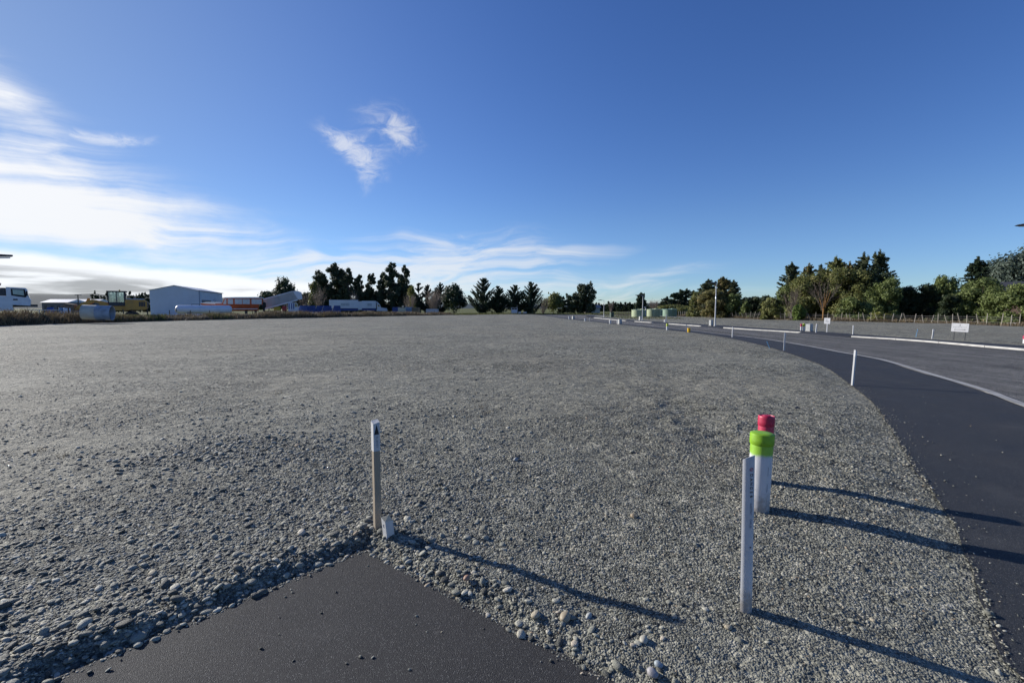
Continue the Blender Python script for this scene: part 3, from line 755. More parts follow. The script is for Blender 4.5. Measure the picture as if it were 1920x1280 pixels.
def crown_branches(H, W, n, size, up=.8, base=.03, p=.75, spike=1.0, droop=0.0, per=62):
    """a conifer: many branches from a leader, each a tapering spray"""
    nb = max(26, int(n/per)); V, F, k = [], [], 0
    t = np.sort(rng.random(nb)**1.15)*.97*(1-base)+base; az = rng.uniform(0, 6.283, nb)
    for j in range(nb):
        L = W/2*(1-t[j])**p*rng.uniform(.72, 1.12) + W*.05; m = max(14, int(n/nb*(.5+1.2*L/(W/2))))
        s = rng.random(m)**.75; out = np.array((math.cos(az[j]), math.sin(az[j]), 0.0))
        rise = up*L*s**1.35*spike - droop*L*s**2
        cpos = out[None]*(L*s)[:, None]; cpos[:, 2] = t[j]*H + rise
        rad = (.02+.19*(1-s)**1.3)*L + size*.12
        o = sph(m)*rad[:, None]*rng.random(m)[:, None]
        v, f = leaf_quads(cpos+o, o/rad[:, None] + out*.3 + [0, 0, .35] + rng.normal(0, .45, (m, 3)), size*rng.uniform(.55, 1.2, m), 2.2)
        V.append(v); F.append(f+k); k += len(v)
    m = max(20, n//40); s = rng.random(m)        # leader
    c = np.stack([rng.normal(0, W*.012, m), rng.normal(0, W*.012, m), H*(.86+.16*s)], 1)
    v, f = leaf_quads(c, sph(m), size*rng.uniform(.5, .9, m), 2.2); V.append(v); F.append(f+k)
    return np.concatenate(V), np.concatenate(F)
def trunk(H, W, mat, parent, limbs=5, r=None, lo=.3):
    m = MB(); r = r or H*.022
    lean = random.uniform(-.03, .03)*H
    m.tube([(0, 0, -.35), (0, 0, .04*H), (lean*.4, 0, .4*H), (lean, 0, .9*H)], [r*1.3, r, r*.7, r*.2], 7)
    for k in range(limbs):
        a = random.uniform(0, 6.28); z = random.uniform(lo, .7)*H; L = W*random.uniform(.22, .4)
        m.tube([(lean*.4, 0, z), (math.cos(a)*L*.5, math.sin(a)*L*.5, z+L*.5), (math.cos(a)*L, math.sin(a)*L, z+L*.95)], [r*.5, r*.33, r*.1], 5)
    return m.build('trunk', mat, parent, True)
def tree(kind, px, top, w, Y, label, mat, name='tree', n=3600, group=None, cat='tree', leaf=None, lift=0.0):
    """px centre, top row and width in photograph pixels at distance Y -> real size"""
    b = P(px, 600, Y); x = b.x; H = P(px, top, Y).z + .3; W = w*Y/FPX*1.05
    t = empty(name, (x, Y, -.3), random.uniform(0, 6.28)); tag(t, label, cat, group)
    size = leaf or max(.15, Y*.0027); n = int(n*(2.7 if kind == 'gum' else 1.7 if kind == 'cypress' else 1.35)*(1.5 if Y < 90 else 1.15))
    if kind == 'gum':
        trunk(H, W, M_BARK, t, 9); cl = []
        for j in range(9):                       # a few boughs, each carrying separate tufts of leaf
            f = (j+random.random())/9; a = random.uniform(0, 6.28); zb = H*(.18+.62*f); L = W*(.20+.28*math.sin(math.pi*(.25+.65*f)))*random.uniform(.7, 1.1)
            for i in range(8):
                u = random.uniform(.15, 1.0); s = W*random.uniform(.07, .15)*(1.15-.35*f); aa_ = a+random.gauss(0, .55)
                cl.append(((math.cos(aa_)*L*u, math.sin(aa_)*L*u, zb+L*u*.75+random.gauss(0, H*.03)), (s, s, s*random.uniform(.8, 1.4))))
        for j in range(10): s = W*random.uniform(.06, .11); cl.append(((random.gauss(0, W*.07), random.gauss(0, W*.07), H*random.uniform(.72, .97)), (s, s, s*1.5)))
        for j in range(12): s = W*random.uniform(.12, .2); cl.append(((random.gauss(0, W*.2), random.gauss(0, W*.2), H*random.uniform(.08, .55)), (s, s, s*1.3)))
        V, F = crown_clumps(cl, n, size*.85)
    elif kind == 'round':
        trunk(H, W, M_BARK, t, 5); cl = []
        for j in range(34):
            d = sph(1)[0]; d[2] = abs(d[2])*1.0 - .25*random.random(); q = random.uniform(.55, .84)
            s = random.uniform(.14, .25)
            cl.append(((d[0]*W*.5*q, d[1]*W*.5*q, H*.42+d[2]*H*.56*q), (W*s, W*s, H*s*.85)))
        cl.append(((0, 0, H*.4), (W*.36, W*.36, H*.36)))
        V, F = crown_clumps(cl, n, size); V[:, 2] = np.maximum(V[:, 2], .05)
    elif kind == 'hedge':
        trunk(H*.8, W, M_BARK, t, 6, H*.02, .1); cl = []
        for j in range(44):
            a = random.uniform(0, 6.28); f = random.random(); q = math.sqrt(random.random())*.40*(1-.35*f**2)
            s = random.uniform(.10, .2)
            cl.append(((math.cos(a)*W*q, math.sin(a)*W*q, H*(.10+.80*f)), (W*s, W*s, H*s*.8)))
        V, F = crown_clumps(cl, n, size); V[:, 2] = np.clip(V[:, 2], .05, H*1.03)
    elif kind == 'cypress':
        trunk(H, W*.6, M_BARK, t, 3); V, F = crown_branches(H*.97, W*1.2, int(n*1.5), size*.62, .75, .0, .85, 1.0, per=120)
    elif kind == 'spire':
        W *= 1.3; trunk(H, W*.6, M_BARK, t, 3); cl = []
        for j in range(40):
            f = (j+random.random())/40; rr = W*.46*(1-f)**.55*min(1, .5+f*3); a = random.uniform(0, 6.28); q = random.random()**.5*rr*.85; s = W*random.uniform(.09, .17)*(1.1-.65*f)
            cl.append(((math.cos(a)*q, math.sin(a)*q, H*(.05+.88*f)), (s, s, s*random.uniform(1.0, 2.0))))
        for j in range(5):                       # ragged leaders
            a = random.uniform(0, 6.28); q = random.random()*W*.22; z = H*random.uniform(.78, .93); cl.append(((math.cos(a)*q, math.sin(a)*q, z), (W*.035, W*.035, H*.06)))
        cl.append(((0, 0, H*.95), (W*.035, W*.035, H*.06)))
        V1, F1 = crown_clumps(cl, n, size); V2, F2 = crown_branches(H*.94, W*1.05, n//2, size, .45, .05, .55, .9, .05)
        V = np.concatenate([V1, V2]); F = np.concatenate([F1, F2+len(V1)])
    elif kind == 'pine':
        trunk(H, W*.6, M_BARK, t, 2); V, F = crown_branches(H*.98, W, n, size, .16, .06, .72, 1.0, .12)
    if kind in ('gum', 'round', 'hedge'):
        k = H/np.percentile(V[:, 2], 98.5); V[:, 2] *= k
    np_mesh('crown', V, F, mat, t)
    return t
def bare(px, top, w, Y, label, mat, name='bare_shrub', nt=420, base=599, fan=1.0, trunkmat=None, trunk_h=0.0, group=None, cat='shrub', r0=None):
    """leafless shrub or tree: stems that fork twice into twigs"""
    x = P(px, 600, Y).x; H = P(px, top, Y).z+.3; W = w*Y/FPX
    t = empty(name, (x, Y, -.3)); tag(t, label, cat, group); th = r0 or max(.014, Y*.00022)
    segs = []
    tips = [(np.array((0, 0, trunk_h*H*rng.uniform(.75, 1.25))), a) for a in rng.uniform(0, 6.283, 13 if trunk_h else 22)]
    for p0, a in tips:
        l = rng.uniform(.05, 1)**.6; tip = np.array((math.cos(a)*W*.5*l, math.sin(a)*W*.5*l, H*(.62+.38*math.sqrt(max(0, 1-l*l*.92))))); segs.append((p0, p0+(tip-p0)*.5+[0, 0, H*.04], th*2.2, th*1.3)); segs.append((p0+(tip-p0)*.5+[0, 0, H*.04], tip, th*1.3, th*.5))
        for _ in range(max(3, nt//24)):
            f = rng.uniform(.3, .95); q = p0+(tip-p0)*f+[0, 0, H*.03]; d = (tip-p0)*.22 + rng.normal(0, 1, 3)*np.array((W*.13, W*.13, H*.07)) + [0, 0, H*.10*fan]
            segs.append((q, q+d*rng.uniform(.5, 1.1), th*.75, th*.35))
    V, F = [], []
    for a, b, ra, rb in segs:
        d = b-a; d = d/np.linalg.norm(d); u = np.cross(d, (0.3, .9, .1)); u /= np.linalg.norm(u); v = np.cross(d, u); k = len(V)
        for q, r_ in ((a, ra), (b, rb)):
            for g in (0, 2.094, 4.189): V.append(q+(u*math.cos(g)+v*math.sin(g))*r_)
        F += [(k, k+1, k+4, k+3), (k+1, k+2, k+5, k+4), (k+2, k, k+3, k+5)]
    np_mesh('crown', V, F, mat, t)
    m = MB(); r = max(th*3.5, H*.018); m.tube([(0, 0, -.2), (0, 0, max(.25, trunk_h*H)), (W*.02, 0, max(.5, trunk_h*H+.3*H))], [r*1.2, r, r*.45], 7)
    if trunk_h:
        for a in (.5, 2.3, 4.2, 5.3): m.tube([(0, 0, trunk_h*H*.8), (math.cos(a)*W*.12, math.sin(a)*W*.12, trunk_h*H+.28*H), (math.cos(a)*W*.2, math.sin(a)*W*.2, trunk_h*H+.5*H)], [r*.6, r*.4, r*.15], 5)
    m.build('trunk', trunkmat or mat, t, True)
    return t
# --- gums and conifers behind the yard, left of centre
gg = 'tall gum trees behind the white articulated truck'
tree('gum', 604, 514, 40, 150, 'gum tree at the left end of the tall dark grove', L_EUC, 'gum_tree', 4200, gg)
tree('gum', 634, 499, 44, 153, 'tallest gum tree of the left grove, behind the long trailer', L_EUC, 'gum_tree', 4600, gg)
tree('gum', 655, 507, 30, 148, 'gum tree at the right side of the dense grove above the trailer', L_EUC, 'gum_tree', 3400, gg)
tree('gum', 676, 518, 24, 151, 'slim gum tree above the truck, left of a similar pair', L_EUC, 'gum_tree', 2600, gg)
tree('gum', 697, 517, 24, 152, 'slim gum tree directly above the truck cab', L_EUC, 'gum_tree', 2600, gg)
tree('gum', 718, 519, 24, 150, 'shorter gum tree hugging the left side of the tall pair', L_EUC, 'gum_tree', 2600, gg)
tree('gum', 736, 498, 34, 147, 'tall pointed gum tree above the blue container', L_EUC, 'gum_tree', 4000, gg)
tree('gum', 760, 502, 32, 150, 'tall gum tree at the right end of the gum row', L_EUC, 'gum_tree', 3800, gg)
tree('hedge', 590, 530, 20, 146, 'low yellowish leafy tree at the foot of the leftmost gum', L_OLIVE, 'leafy_tree', 1800)
tree('hedge', 655, 548, 170, 156, 'dark shrub mass under the row of tall gums', L_DARK, 'dark_hedge', 5200, cat='hedge')
tree('hedge', 742, 550, 80, 155, 'dark undergrowth below the pair of tall gums on the right', L_DARK, 'dark_hedge', 3000, cat='hedge')
tree('cypress', 786, 530, 34, 142, 'dark conifer just right of the gum row', L_CYP, 'conifer', 2600)
tree('cypress', 803, 533, 34, 146, 'conifer behind the pale dome-shaped shrub', L_CYP, 'conifer', 2600)
tree('cypress', 826, 529, 36, 140, 'spiky dark conifer right of the dome-shaped shrub', L_CYP, 'conifer', 3000)
tree('round', 851, 537, 48, 134, 'dense rounded dark tree at the right end of the left tree line', L_CYP, 'round_tree', 4200)
cg = 'four spiky cypresses beyond the gravel lot'
tree('cypress', 906, 520, 50, 128, 'tallest and leftmost of the four spiky cypresses', L_CYP, 'cypress_tree', 4400, cg)
tree('cypress', 934, 536, 40, 129, 'second cypress from the left, shorter than its neighbours', L_CYP, 'cypress_tree', 3600, cg)
tree('cypress', 965, 534, 44, 128, 'third cypress from the left, behind the white notice frame', L_CYP, 'cypress_tree', 3800, cg)
tree('cypress', 996, 528, 46, 127, 'rightmost of the four spiky cypresses', L_CYP, 'cypress_tree', 4200, cg)
tree('round', 1037, 552, 36, 172, 'round leafy tree left of the end of the road', L_OLIVE, 'round_tree', 2600)
tree('pine', 1056, 556, 20, 176, 'dark pointed conifer between two leafy trees at the road end', L_CYP, 'conifer', 1500)
tree('gum', 1078, 551, 34, 168, 'bushy left half of the tree pair at the road end', L_EUC, 'gum_tree', 2600)
tree('gum', 1099, 534, 40, 166, 'tall airy gum tree at the end of the road', L_EUC, 'gum_tree', 3400)
bare(1018, 560, 26, 135, 'greyish bare shrub right of the cypress row', M_TWIG2, nt=300)
bare(600, 547, 28, 140, 'bare pale shrub left of the long trailer', M_TWIG, nt=300)
bare(572, 556, 26, 138, 'bare brown shrub behind the raised tipper body', M_TWIG2, nt=260)
bare(666, 553, 18, 141, 'small bare shrub peeping over the trailer roof', M_TWIG, nt=200)
bare(770, 556, 26, 126, 'bare shrub behind the row of small containers', M_TWIG, nt=300)
tree('hedge', 772, 538, 17, 130, 'yellow-green willow top above the small containers', L_YELL, 'willow', 900)
bare(812, 551, 40, 124, 'pale dome-shaped bare shrub above the small white container', M_TWIG, nt=700)
# --- behind the yard on the far left
tree('round', 536, 525, 36, 165, 'lone rounded gum above the raised tipper body', L_EUC, 'round_tree', 2800)
tree('hedge', 505, 547, 60, 172, 'scrub on the slope left of the raised tipper body', L_CYP, 'scrub', 2600, cat='scrub')
tree('hedge', 568, 550, 44, 175, 'dark scrub behind the tipper headboard', L_CYP, 'scrub', 1800, cat='scrub')
def wood(name, pairs, Y, label, mat, n=900):
    """a far wood seen as one mass"""
    V, F, k = [], [], 0
    for px, top in pairs:
        p = P(px, 600, Y+random.uniform(-8, 8)); H = P(px, top, Y).z+.3
        v, f = crown_branches(H, H*.62, n, Y*.0024, .15, .05, .8, 1.0, .1); v = v + [p.x, p.y, -.3]; V.append(v); F.append(f+k); k += len(v)
    return tag(np_mesh(name, np.concatenate(V), np.concatenate(F), mat), label, 'wood', kind='stuff')
wood('far_wood', [(x, 546+random.uniform(0, 9)) for x in np.arange(176, 288, 5.5)], 230, 'dark conifer wood behind the wheel loader and the shed', L_CYP)
wood('far_wood', [(x, 566+random.uniform(-1, 5)) for x in np.arange(1118, 1198, 4.5)], 270, 'dark plantation on the skyline left of the water tanks', L_CYP)
wood('far_wood', [(x, 570+random.uniform(-1, 4)) for x in np.arange(1205, 1250, 5)], 260, 'low wood on the skyline behind the water tanks', L_CYP, 600)
# --- right of centre
tree('spire', 1201, 548, 24, 118, 'lone dark conifer above the left water tank', L_CYP, 'conifer', 2600)
bare(1146, 568, 12, 112, 'small bare tree beside the dark green cabinet', M_TWIG2, nt=160)
bare(1225, 566, 36, 150, 'bare brown tree tops behind the water tanks', M_TWIG2, nt=420)
for i, (px, top, w, lab) in enumerate([(1250, 556, 26, 'lowest pine at the left end of the pine shelterbelt'), (1262, 549, 22, 'second pine from the left in the shelterbelt behind the tanks'),
        (1274, 543, 22, 'pine in the middle of the shelterbelt, left of its tallest spike'), (1286, 541, 24, 'spiky pine with a thin leader right of the middle of the shelterbelt'),
        (1299, 545, 24, 'last pine of the shelterbelt before the tall mixed trees'), (1311, 540, 22, 'pine half hidden behind the tall mixed trees')]):
    tree('pine', px, top, w*1.9, 122+i*1.5, lab, L_CYP, 'pine_tree', 2400, 'pines of the shelterbelt behind the tanks')
tree('hedge', 1262, 572, 70, 112, 'scrubby hedge at the foot of the pine shelterbelt', L_OLIVE, 'hedge', 2600, cat='hedge')
# mixed trees by the lamp post
tree('hedge', 1308, 551, 34, 84, 'olive leafy tree at the left end of the stand behind the lamp post', L_OLIVE, 'leafy_tree', 3600)
tree('spire', 1326, 522, 40, 82, 'tall grey-green spire tree left of the lamp post top', L_GREY, 'spire_tree', 4400)
tree('spire', 1353, 518, 44, 81, 'tall bronze-green tree right behind the lamp post top', L_BRONZE, 'spire_tree', 5200)
tree('spire', 1373, 525, 30, 83, 'slim tree at the right side of the stand behind the lamp post', L_GREY, 'spire_tree', 3200)
tree('hedge', 1332, 545, 60, 77, 'bronze bush in front of the spire trees, left of the lamp post', L_BRONZE, 'bush', 4200, cat='bush')
tree('hedge', 1372, 554, 36, 75, 'light green bush right of the lamp post', L_BUSH, 'bush', 3600, cat='bush')
tree('hedge', 1406, 559, 44, 78, 'dark low tree in the dip between the two tall stands', L_DARK, 'dark_tree', 3600)
tree('hedge', 1430, 557, 38, 76, 'dark tree right of the dip, against the big stand', L_DARK, 'dark_tree', 3200)
tree('hedge', 1398, 568, 20, 72, 'small bright green bush in the dip between the stands', L_BUSH, 'bush', 1600, cat='bush')
# the big stand
bg_ = 'tall mixed trees of the big stand'
tree('hedge', 1449, 561, 44, 66, 'yellow-green bush at the left end of the big stand', L_OLIVE, 'bush', 4200, cat='bush')
tree('spire', 1480, 490, 46, 72, 'leftmost spire of the big stand, standing a little apart', L_GREY, 'spire_tree', 4600, bg_)
tree('hedge', 1478, 538, 46, 69, 'leafy green tree below the leftmost spire of the big stand', L_BUSH, 'leafy_tree', 4200)
tree('spire', 1513, 493, 42, 70, 'second spire from the left in the big stand', L_BRONZE, 'spire_tree', 4600, bg_)
tree('spire', 1535, 494, 36, 72, 'dark pointed spire above the bare orange-trunked tree', L_GREY, 'spire_tree', 3600, bg_)
tree('spire', 1562, 479, 60, 67, 'broad olive tree with a flat double top in the middle of the big stand', L_OLIVE, 'spire_tree', 6400, bg_)
tree('spire', 1588, 489, 44, 68, 'green spire right of the middle of the big stand', L_BRONZE, 'spire_tree', 4800, bg_)
tree('spire', 1613, 474, 50, 64, 'bushy grey-green tree second from the right in the big stand', L_GREY, 'spire_tree', 5600, bg_)
tree('spire', 1642, 467, 52, 65, 'tallest thin-topped spire at the right end of the big stand', L_GREY, 'spire_tree', 5000, bg_)
tree('hedge', 1518, 516, 80, 66, 'olive foliage filling the left half of the big stand', L_OLIVE, 'leafy_tree', 6500)
tree('hedge', 1588, 508, 90, 63, 'olive foliage filling the middle of the big stand', L_OLIVE, 'leafy_tree', 7500)
tree('hedge', 1636, 512, 66, 62, 'dark foliage filling the right part of the big stand', L_DARK, 'leafy_tree', 5200)
bare(1483, 546, 36, 63, 'greyish brown bare bush on the left of the big stand', M_TWIG2, nt=300, r0=.012)
bare(1543, 528, 56, 60, 'bare tree with an orange lichen-covered trunk before the big stand', M_TWIG2, 'bare_tree', 300, fan=.4, trunkmat=M_ORANGE_BARK, trunk_h=.30, cat='tree', r0=.012)
tree('hedge', 1497, 573, 24, 60, 'small bright green bush left of the orange-trunked tree', L_BRIGHT, 'bush', 1500, cat='bush')
tree('hedge', 1600, 560, 60, 58, 'grey-green bush right of the square white sign', L_BUSH, 'bush', 5200, cat='bush')
tree('hedge', 1654, 527, 60, 59, 'large sunlit green bush at the right foot of the big stand', L_BUSH, 'bush', 6500, cat='bush')
tree('hedge', 1652, 586, 40, 53, 'low yellow-green bush by the fence below the large sunlit bush', L_YELL, 'bush', 1600, cat='bush')
# right of the big stand
tree('hedge', 1698, 541, 56, 60, 'dark evergreen hedge in the gap right of the big stand', L_DARK, 'hedge', 5200, cat='hedge')
tree('hedge', 1740, 536, 60, 59, 'green-topped dark hedge left of the pointed fir', L_DARK, 'hedge', 5200, cat='hedge')
tree('hedge', 1768, 522, 50, 58, 'leafy green tree touching the left side of the pointed fir', L_BUSH, 'leafy_tree', 5600)
tree('pine', 1826, 481, 76, 62, 'pointed dark fir near the house roof', L_CYP, 'fir_tree', 7500)
tree('hedge', 1778, 556, 44, 54, 'dark leafy bush below the fir, left of the arrow sign', L_DARK, 'bush', 4200, cat='bush')
tree('hedge', 1838, 527, 84, 53, 'rounded grey-green bush above the arrow sign', L_BUSH, 'bush', 8500, cat='bush')
tree('hedge', 1915, 536, 96, 49, 'big rounded bush at the right edge of the picture', L_BUSH, 'bush', 9000, cat='bush')
tree('round', 1930, 472, 120, 84, 'huge blue-green conifer behind the house roof', L_BLUE, 'blue_conifer', 22000, leaf=.3)

# ---------------------------------------------------------------- dry grass
M_DRY = leaf_mat('dry_grass_blades', (.10, .075, .045), (.25, .19, .115), (.10, .11, .04), .22)
M_GREENG = leaf_mat('green_grass_blades', (.06, .08, .022), (.15, .155, .055), (.28, .24, .12), .3)
def blades(name, x, y, z, h, w, mat, label, lean=.35):
    n = len(x); a = rng.uniform(0, 6.283, n); u = np.stack([np.cos(a), np.sin(a), np.zeros(n)], 1)*(w*.5)[:, None]
    b = np.stack([x, y, z], 1); t = b + np.stack([rng.normal(0, lean, n)*h, rng.normal(0, lean, n)*h, h], 1); mid = b*.45+t*.55 + [0, 0, .0]; mid[:, 2] += h*.12
    V = np.stack([b-u, b+u, mid+u*.7, t, mid-u*.7], 1).reshape(-1, 3); i = np.arange(n)[:, None]*5
    F3 = i + np.array([[0, 1, 2, 4]]); T = i + np.array([[4, 2, 3, 3]])
    me = bpy.data.meshes.new(name); V = V.astype(np.float32)
    me.vertices.add(len(V)); me.vertices.foreach_set('co', V.ravel())
    q = np.concatenate([F3, np.zeros((n, 0), int)], 1); tri = i + np.array([[4, 2, 3]])
    lv = np.concatenate([np.concatenate([q, tri], 1).ravel()]).astype(np.int32)
    ls = (np.arange(n)[:, None]*7 + np.array([[0, 4]])).ravel().astype(np.int32)
    me.loops.add(len(lv)); me.loops.foreach_set('vertex_index', lv); me.polygons.add(2*n); me.polygons.foreach_set('loop_start', ls); me.update(calc_edges=True)
    me.materials.append(mat); o = bpy.data.objects.new(name, me); COL.objects.link(o)
    return tag(o, label, 'grass', kind='stuff')
def along(line, n, d0, d1):
    l = np.array(line); s = np.r_[0, np.cumsum(np.hypot(*np.diff(l, axis=0).T))]; t = rng.uniform(0, s[-1], n)
    x = np.interp(t, s, l[:, 0]); y = np.interp(t, s, l[:, 1]); tx = np.interp(t+.5, s, l[:, 0])-np.interp(t-.5, s, l[:, 0]); ty = np.interp(t+.5, s, l[:, 1])-np.interp(t-.5, s, l[:, 1])
    q = np.hypot(tx, ty)+1e-9; d = rng.uniform(d0, d1, n); return x+ty/q*d, y-tx/q*d, d
# on the bank
n = 34000; x, y, d = along(BANK, n, -4.5, .15)
hh = np.interp(y, [14, 40, 56, 75, 95, 114], [1.05, .95, .5, .7, .5, .25]); prof = np.interp(d, [-6.5, -3.6, -2.2, -1.2, -.5, .25], [-.3, .7, 1.0, .92, .45, -.05])
clump = vnoise(x*.5, y*.5, 71)*.7 + vnoise(x*1.6, y*1.6, 72)*.5; kk = rng.random(n) < sstep(.25, .7, clump)
x, y, d, hh, prof, clump = (q[kk] for q in (x, y, d, hh, prof, clump))
tall = np.interp(y, [30, 45, 56, 75, 114], [1.15, 1.0, .65, .8, .6])
blades('dry_grass', x, y, hh*prof*.85-.03, tall*(.35+.8*clump)*rng.uniform(.5, 1.1, len(x)), np.full(len(x), .045), M_DRY, 'dry brown grass covering the earth bank at the left')
n = 9000; x, y, d = along(BANK[2:7], n, -4.0, -.2); kk = vnoise(x*.22, y*.22, 88) > .58; x, y, d = x[kk], y[kk], d[kk]
prof = np.interp(d, [-6.5, -3.6, -2.2, -1.2, -.5, .25], [-.3, .7, 1.0, .92, .45, -.05]); hh = np.interp(y, [14, 40, 56, 75, 95, 114], [1.05, .95, .5, .7, .5, .25])
blades('green_grass', x, y, hh*prof*.85-.03, rng.uniform(.25, .6, len(x)), np.full(len(x), .05), M_GREENG, 'patches of greener grass on the earth bank')
# verge at the far end of the lot
n = 9000; x, y, d = along([g2(840, 590.7), g2(930, 590.2), (2.0, 119), (6, 120)], n, -8, 0)
blades('green_grass', x, y, np.full(n, -.05), rng.uniform(.15, .55, n), np.full(n, .09), M_GREENG, 'grass verge at the far end of the gravel lot')
n = 7000; x, y, d = along([(6.5, 126), (20, 128), (40, 122)], n, -6, 2)
blades('green_grass', x, y, np.full(n, -.2), rng.uniform(.2, .5, n), np.full(n, .1), M_GREENG, 'pale grass strip beyond the end of the road')
# stray weeds in the gravel
wx_, wy_, wh_ = [], [], []
for px, py in ((912, 782), (902, 772), (742, 828), (1335, 870), (80, 848), (118, 862), (520, 742), (300, 700), (1010, 700), (1180, 690), (760, 690), (640, 655)):
    q = G(px, py); k_ = random.randint(16, 34); wx_ += [q.x+random.gauss(0, .05) for _ in range(k_)]; wy_ += [q.y+random.gauss(0, .05) for _ in range(k_)]; wh_ += [random.uniform(.02, .075) for _ in range(k_)]
wx_, wy_ = np.array(wx_), np.array(wy_)
blades('dry_weeds', wx_, wy_, gz(wx_, wy_), np.array(wh_), np.full(len(wx_), .004), M_DRY, 'small dry weeds sprouting here and there in the gravel', .7)
# along the right fence
n = 16000; x, y, d = along(FENCE_OUT[1:], n, -.7, 2.2); c = vnoise(x*.6, y*.6, 33)
blades('dry_grass', x, y, np.full(n, .0)-.05, (.15+.6*c)*rng.uniform(.5, 1.1, n), np.full(n, .05), M_DRY, 'dry grass along the leaning batten fence at the right')
n = 6000; x, y, d = along([(16.8, 70), (17.0, 86), (20, 99), (30, 108)], n, .3, 10)
blades('green_grass', x, y, np.full(n, .0)-.12, rng.uniform(.1, .32, n), np.full(n, .08), M_GREENG, 'rough grass round the water tanks')
sheet_o = struct(sheet('tank_yard', [(16.6, 69), (17.2, 88), (20, 103), (60, 108), (60, 84), (33, 74)], -.03, M_GRASS, -.3), 'grassed yard under the water tanks')
# ---------------------------------------------------------------- foreground markers
def gh(x, y): return float(gz(np.array([x]), np.array([y]))[0])
def base_at(px, py, on=None):
    p = G(px, py); z = gh(p.x, p.y) if on is None else on
    p = G(px, py, z); return Vector((p.x, p.y, z))
M_MARK = paint('black_marker', (.015, .015, .018), .7)
M_INK = paint('grey_print', (.22, .23, .27), .7)
M_RED = paint('red_print', (.42, .03, .06), .6)
# timber survey stake: lower bare timber, white head, chisel-cut top
b = base_at(708, 990); st = empty('survey_stake', b, R(36)); tag(st, 'weathered timber survey stake with white head and black arrow mark', 'stake')
H_ST = P(708, 787, b.y).z - b.z; w_ = .0225
m = MB(); m.box((0, 0, (H_ST-.215)/2-.1), (w_*2, w_*2, H_ST-.215+.2), bev=.0025); m.build('shaft', M_WOOD, st)
m = MB(); zt, zb = H_ST, H_ST-.215; q = w_+.0008
m.add([(-q,-q,zb),(q,-q,zb),(q,q,zb),(-q,q,zb),(-q,-q,zt-.022),(q,-q,zt-.012),(q,q,zt),(-q,q,zt-.008)], [(0,3,2,1),(4,5,6,7),(0,1,5,4),(1,2,6,5),(2,3,7,6),(3,0,4,7)])
hd = m.build('painted_head', M_STAKE_W, st)
m = MB(); m.prism([(-.017, zt-.098), (.017, zt-.098), (0, zt-.028)], 1, -q-.0012, -q-.0002); m.build('arrow_mark', M_MARK, hd)
text('SURVEY', .024, M_INK, hd, (0, -q-.0008, zt-.152), (R(90), R(90), 0))
# white boundary peg: squat square block tilted in the stones
b = base_at(729, 1003); pg = empty('boundary_peg', b, R(42)); pg.rotation_euler = (R(4), R(-7), R(42)); tag(pg, 'squat white-painted wooden boundary peg at the foot of the stake', 'peg')
m = MB(); a_ = .028; ht = .125
m.add([(-a_,-a_,-.08),(a_,-a_,-.08),(a_,a_,-.08),(-a_,a_,-.08),(-a_,-a_,ht),(a_,-a_,ht-.012),(a_,a_,ht+.004),(-a_,a_,ht+.012)], [(0,3,2,1),(0,1,5,4),(1,2,6,5),(2,3,7,6),(3,0,4,7)])
m.build('body', M_STAKE_W, pg)
m = MB(); m.add([(-a_,-a_,ht),(a_,-a_,ht-.012),(a_,a_,ht+.004),(-a_,a_,ht+.012),(-a_,-a_,ht-.004),(a_,-a_,ht-.016),(a_,a_,ht),(-a_,a_,ht+.008)], [(0,1,2,3),(4,5,6,7)]); m.build('sawn_top', wood_mat('sawn_end', (.40, .32, .18), (.58, .52, .38)), pg)
text('K', .032, M_INK, pg, (-a_-.0008, 0, ht-.042), (R(90), 0, R(-90)))
# half-round white cable marker post
b = base_at(1395, 1141); hp = empty('marker_post', b); hp.rotation_euler = (R(-1.0), R(-.6), 0); tag(hp, 'tall white half-round plastic marker post with warning print', 'marker post')
H_HP = P(1404, 857, b.y).z - b.z
def half_pipe(r, t, z0, z1, a0, a1, n=20):
    m = MB(); vs = []
    ang = [a0+(a1-a0)*k/n for k in range(n+1)]
    for z in (z0, z1):
        for rr in (r, r-t):
            for k, a in enumerate(ang): vs.append((rr*math.cos(a), rr*math.sin(a), z + (0 if z == z0 else .022*math.sin((a-a0)/(a1-a0)*math.pi)-.008)))
    N1 = n+1; fs = []
    for k in range(n):
        fs += [(k, k+1, 2*N1+k+1, 2*N1+k), (N1+k+1, N1+k, 3*N1+k, 3*N1+k+1), (2*N1+k, 2*N1+k+1, 3*N1+k+1, 3*N1+k), (k+1, k, N1+k, N1+k+1)]
    fs += [(0, 2*N1, 3*N1, N1), (n, N1+n, 3*N1+n, 2*N1+n)]
    return m.add(vs, fs)
RHP = .037
hpb = half_pipe(RHP, .003, -.15, H_HP, R(213), R(395)).build('half_pipe', M_PIPE, hp, True)
def on_pipe(body, size, mat, ang, z, parent, r=RHP, name='lettering'):
    return text(body, size, mat, parent, (r*1.0005*math.cos(ang)+.0006*math.cos(ang), r*1.0005*math.sin(ang)+.0006*math.sin(ang), z), (R(90), R(90), ang+R(90)), name)
aa = R(280)
for k, ch in enumerate('DANGER'): on_pipe(ch, .022, M_MARK, aa, H_HP-.085-k*.022, hpb)
on_pipe('ELECTRIC', .014, M_INK, aa, H_HP-.26, hpb); on_pipe('CABLES', .014, M_INK, aa, H_HP-.335, hpb)
m = MB(); n = 20
ring = [(.0095*math.cos(2*math.pi*k/n), .0095*math.sin(2*math.pi*k/n)) for k in range(n)]; ri = [(x*.76, y*.76) for x, y in ring]
m.add([(x, y, 0) for x, y in ring]+[(x, y, 0) for x, y in ri], [(k, (k+1) % n, n+(k+1) % n, n+k) for k in range(n)])
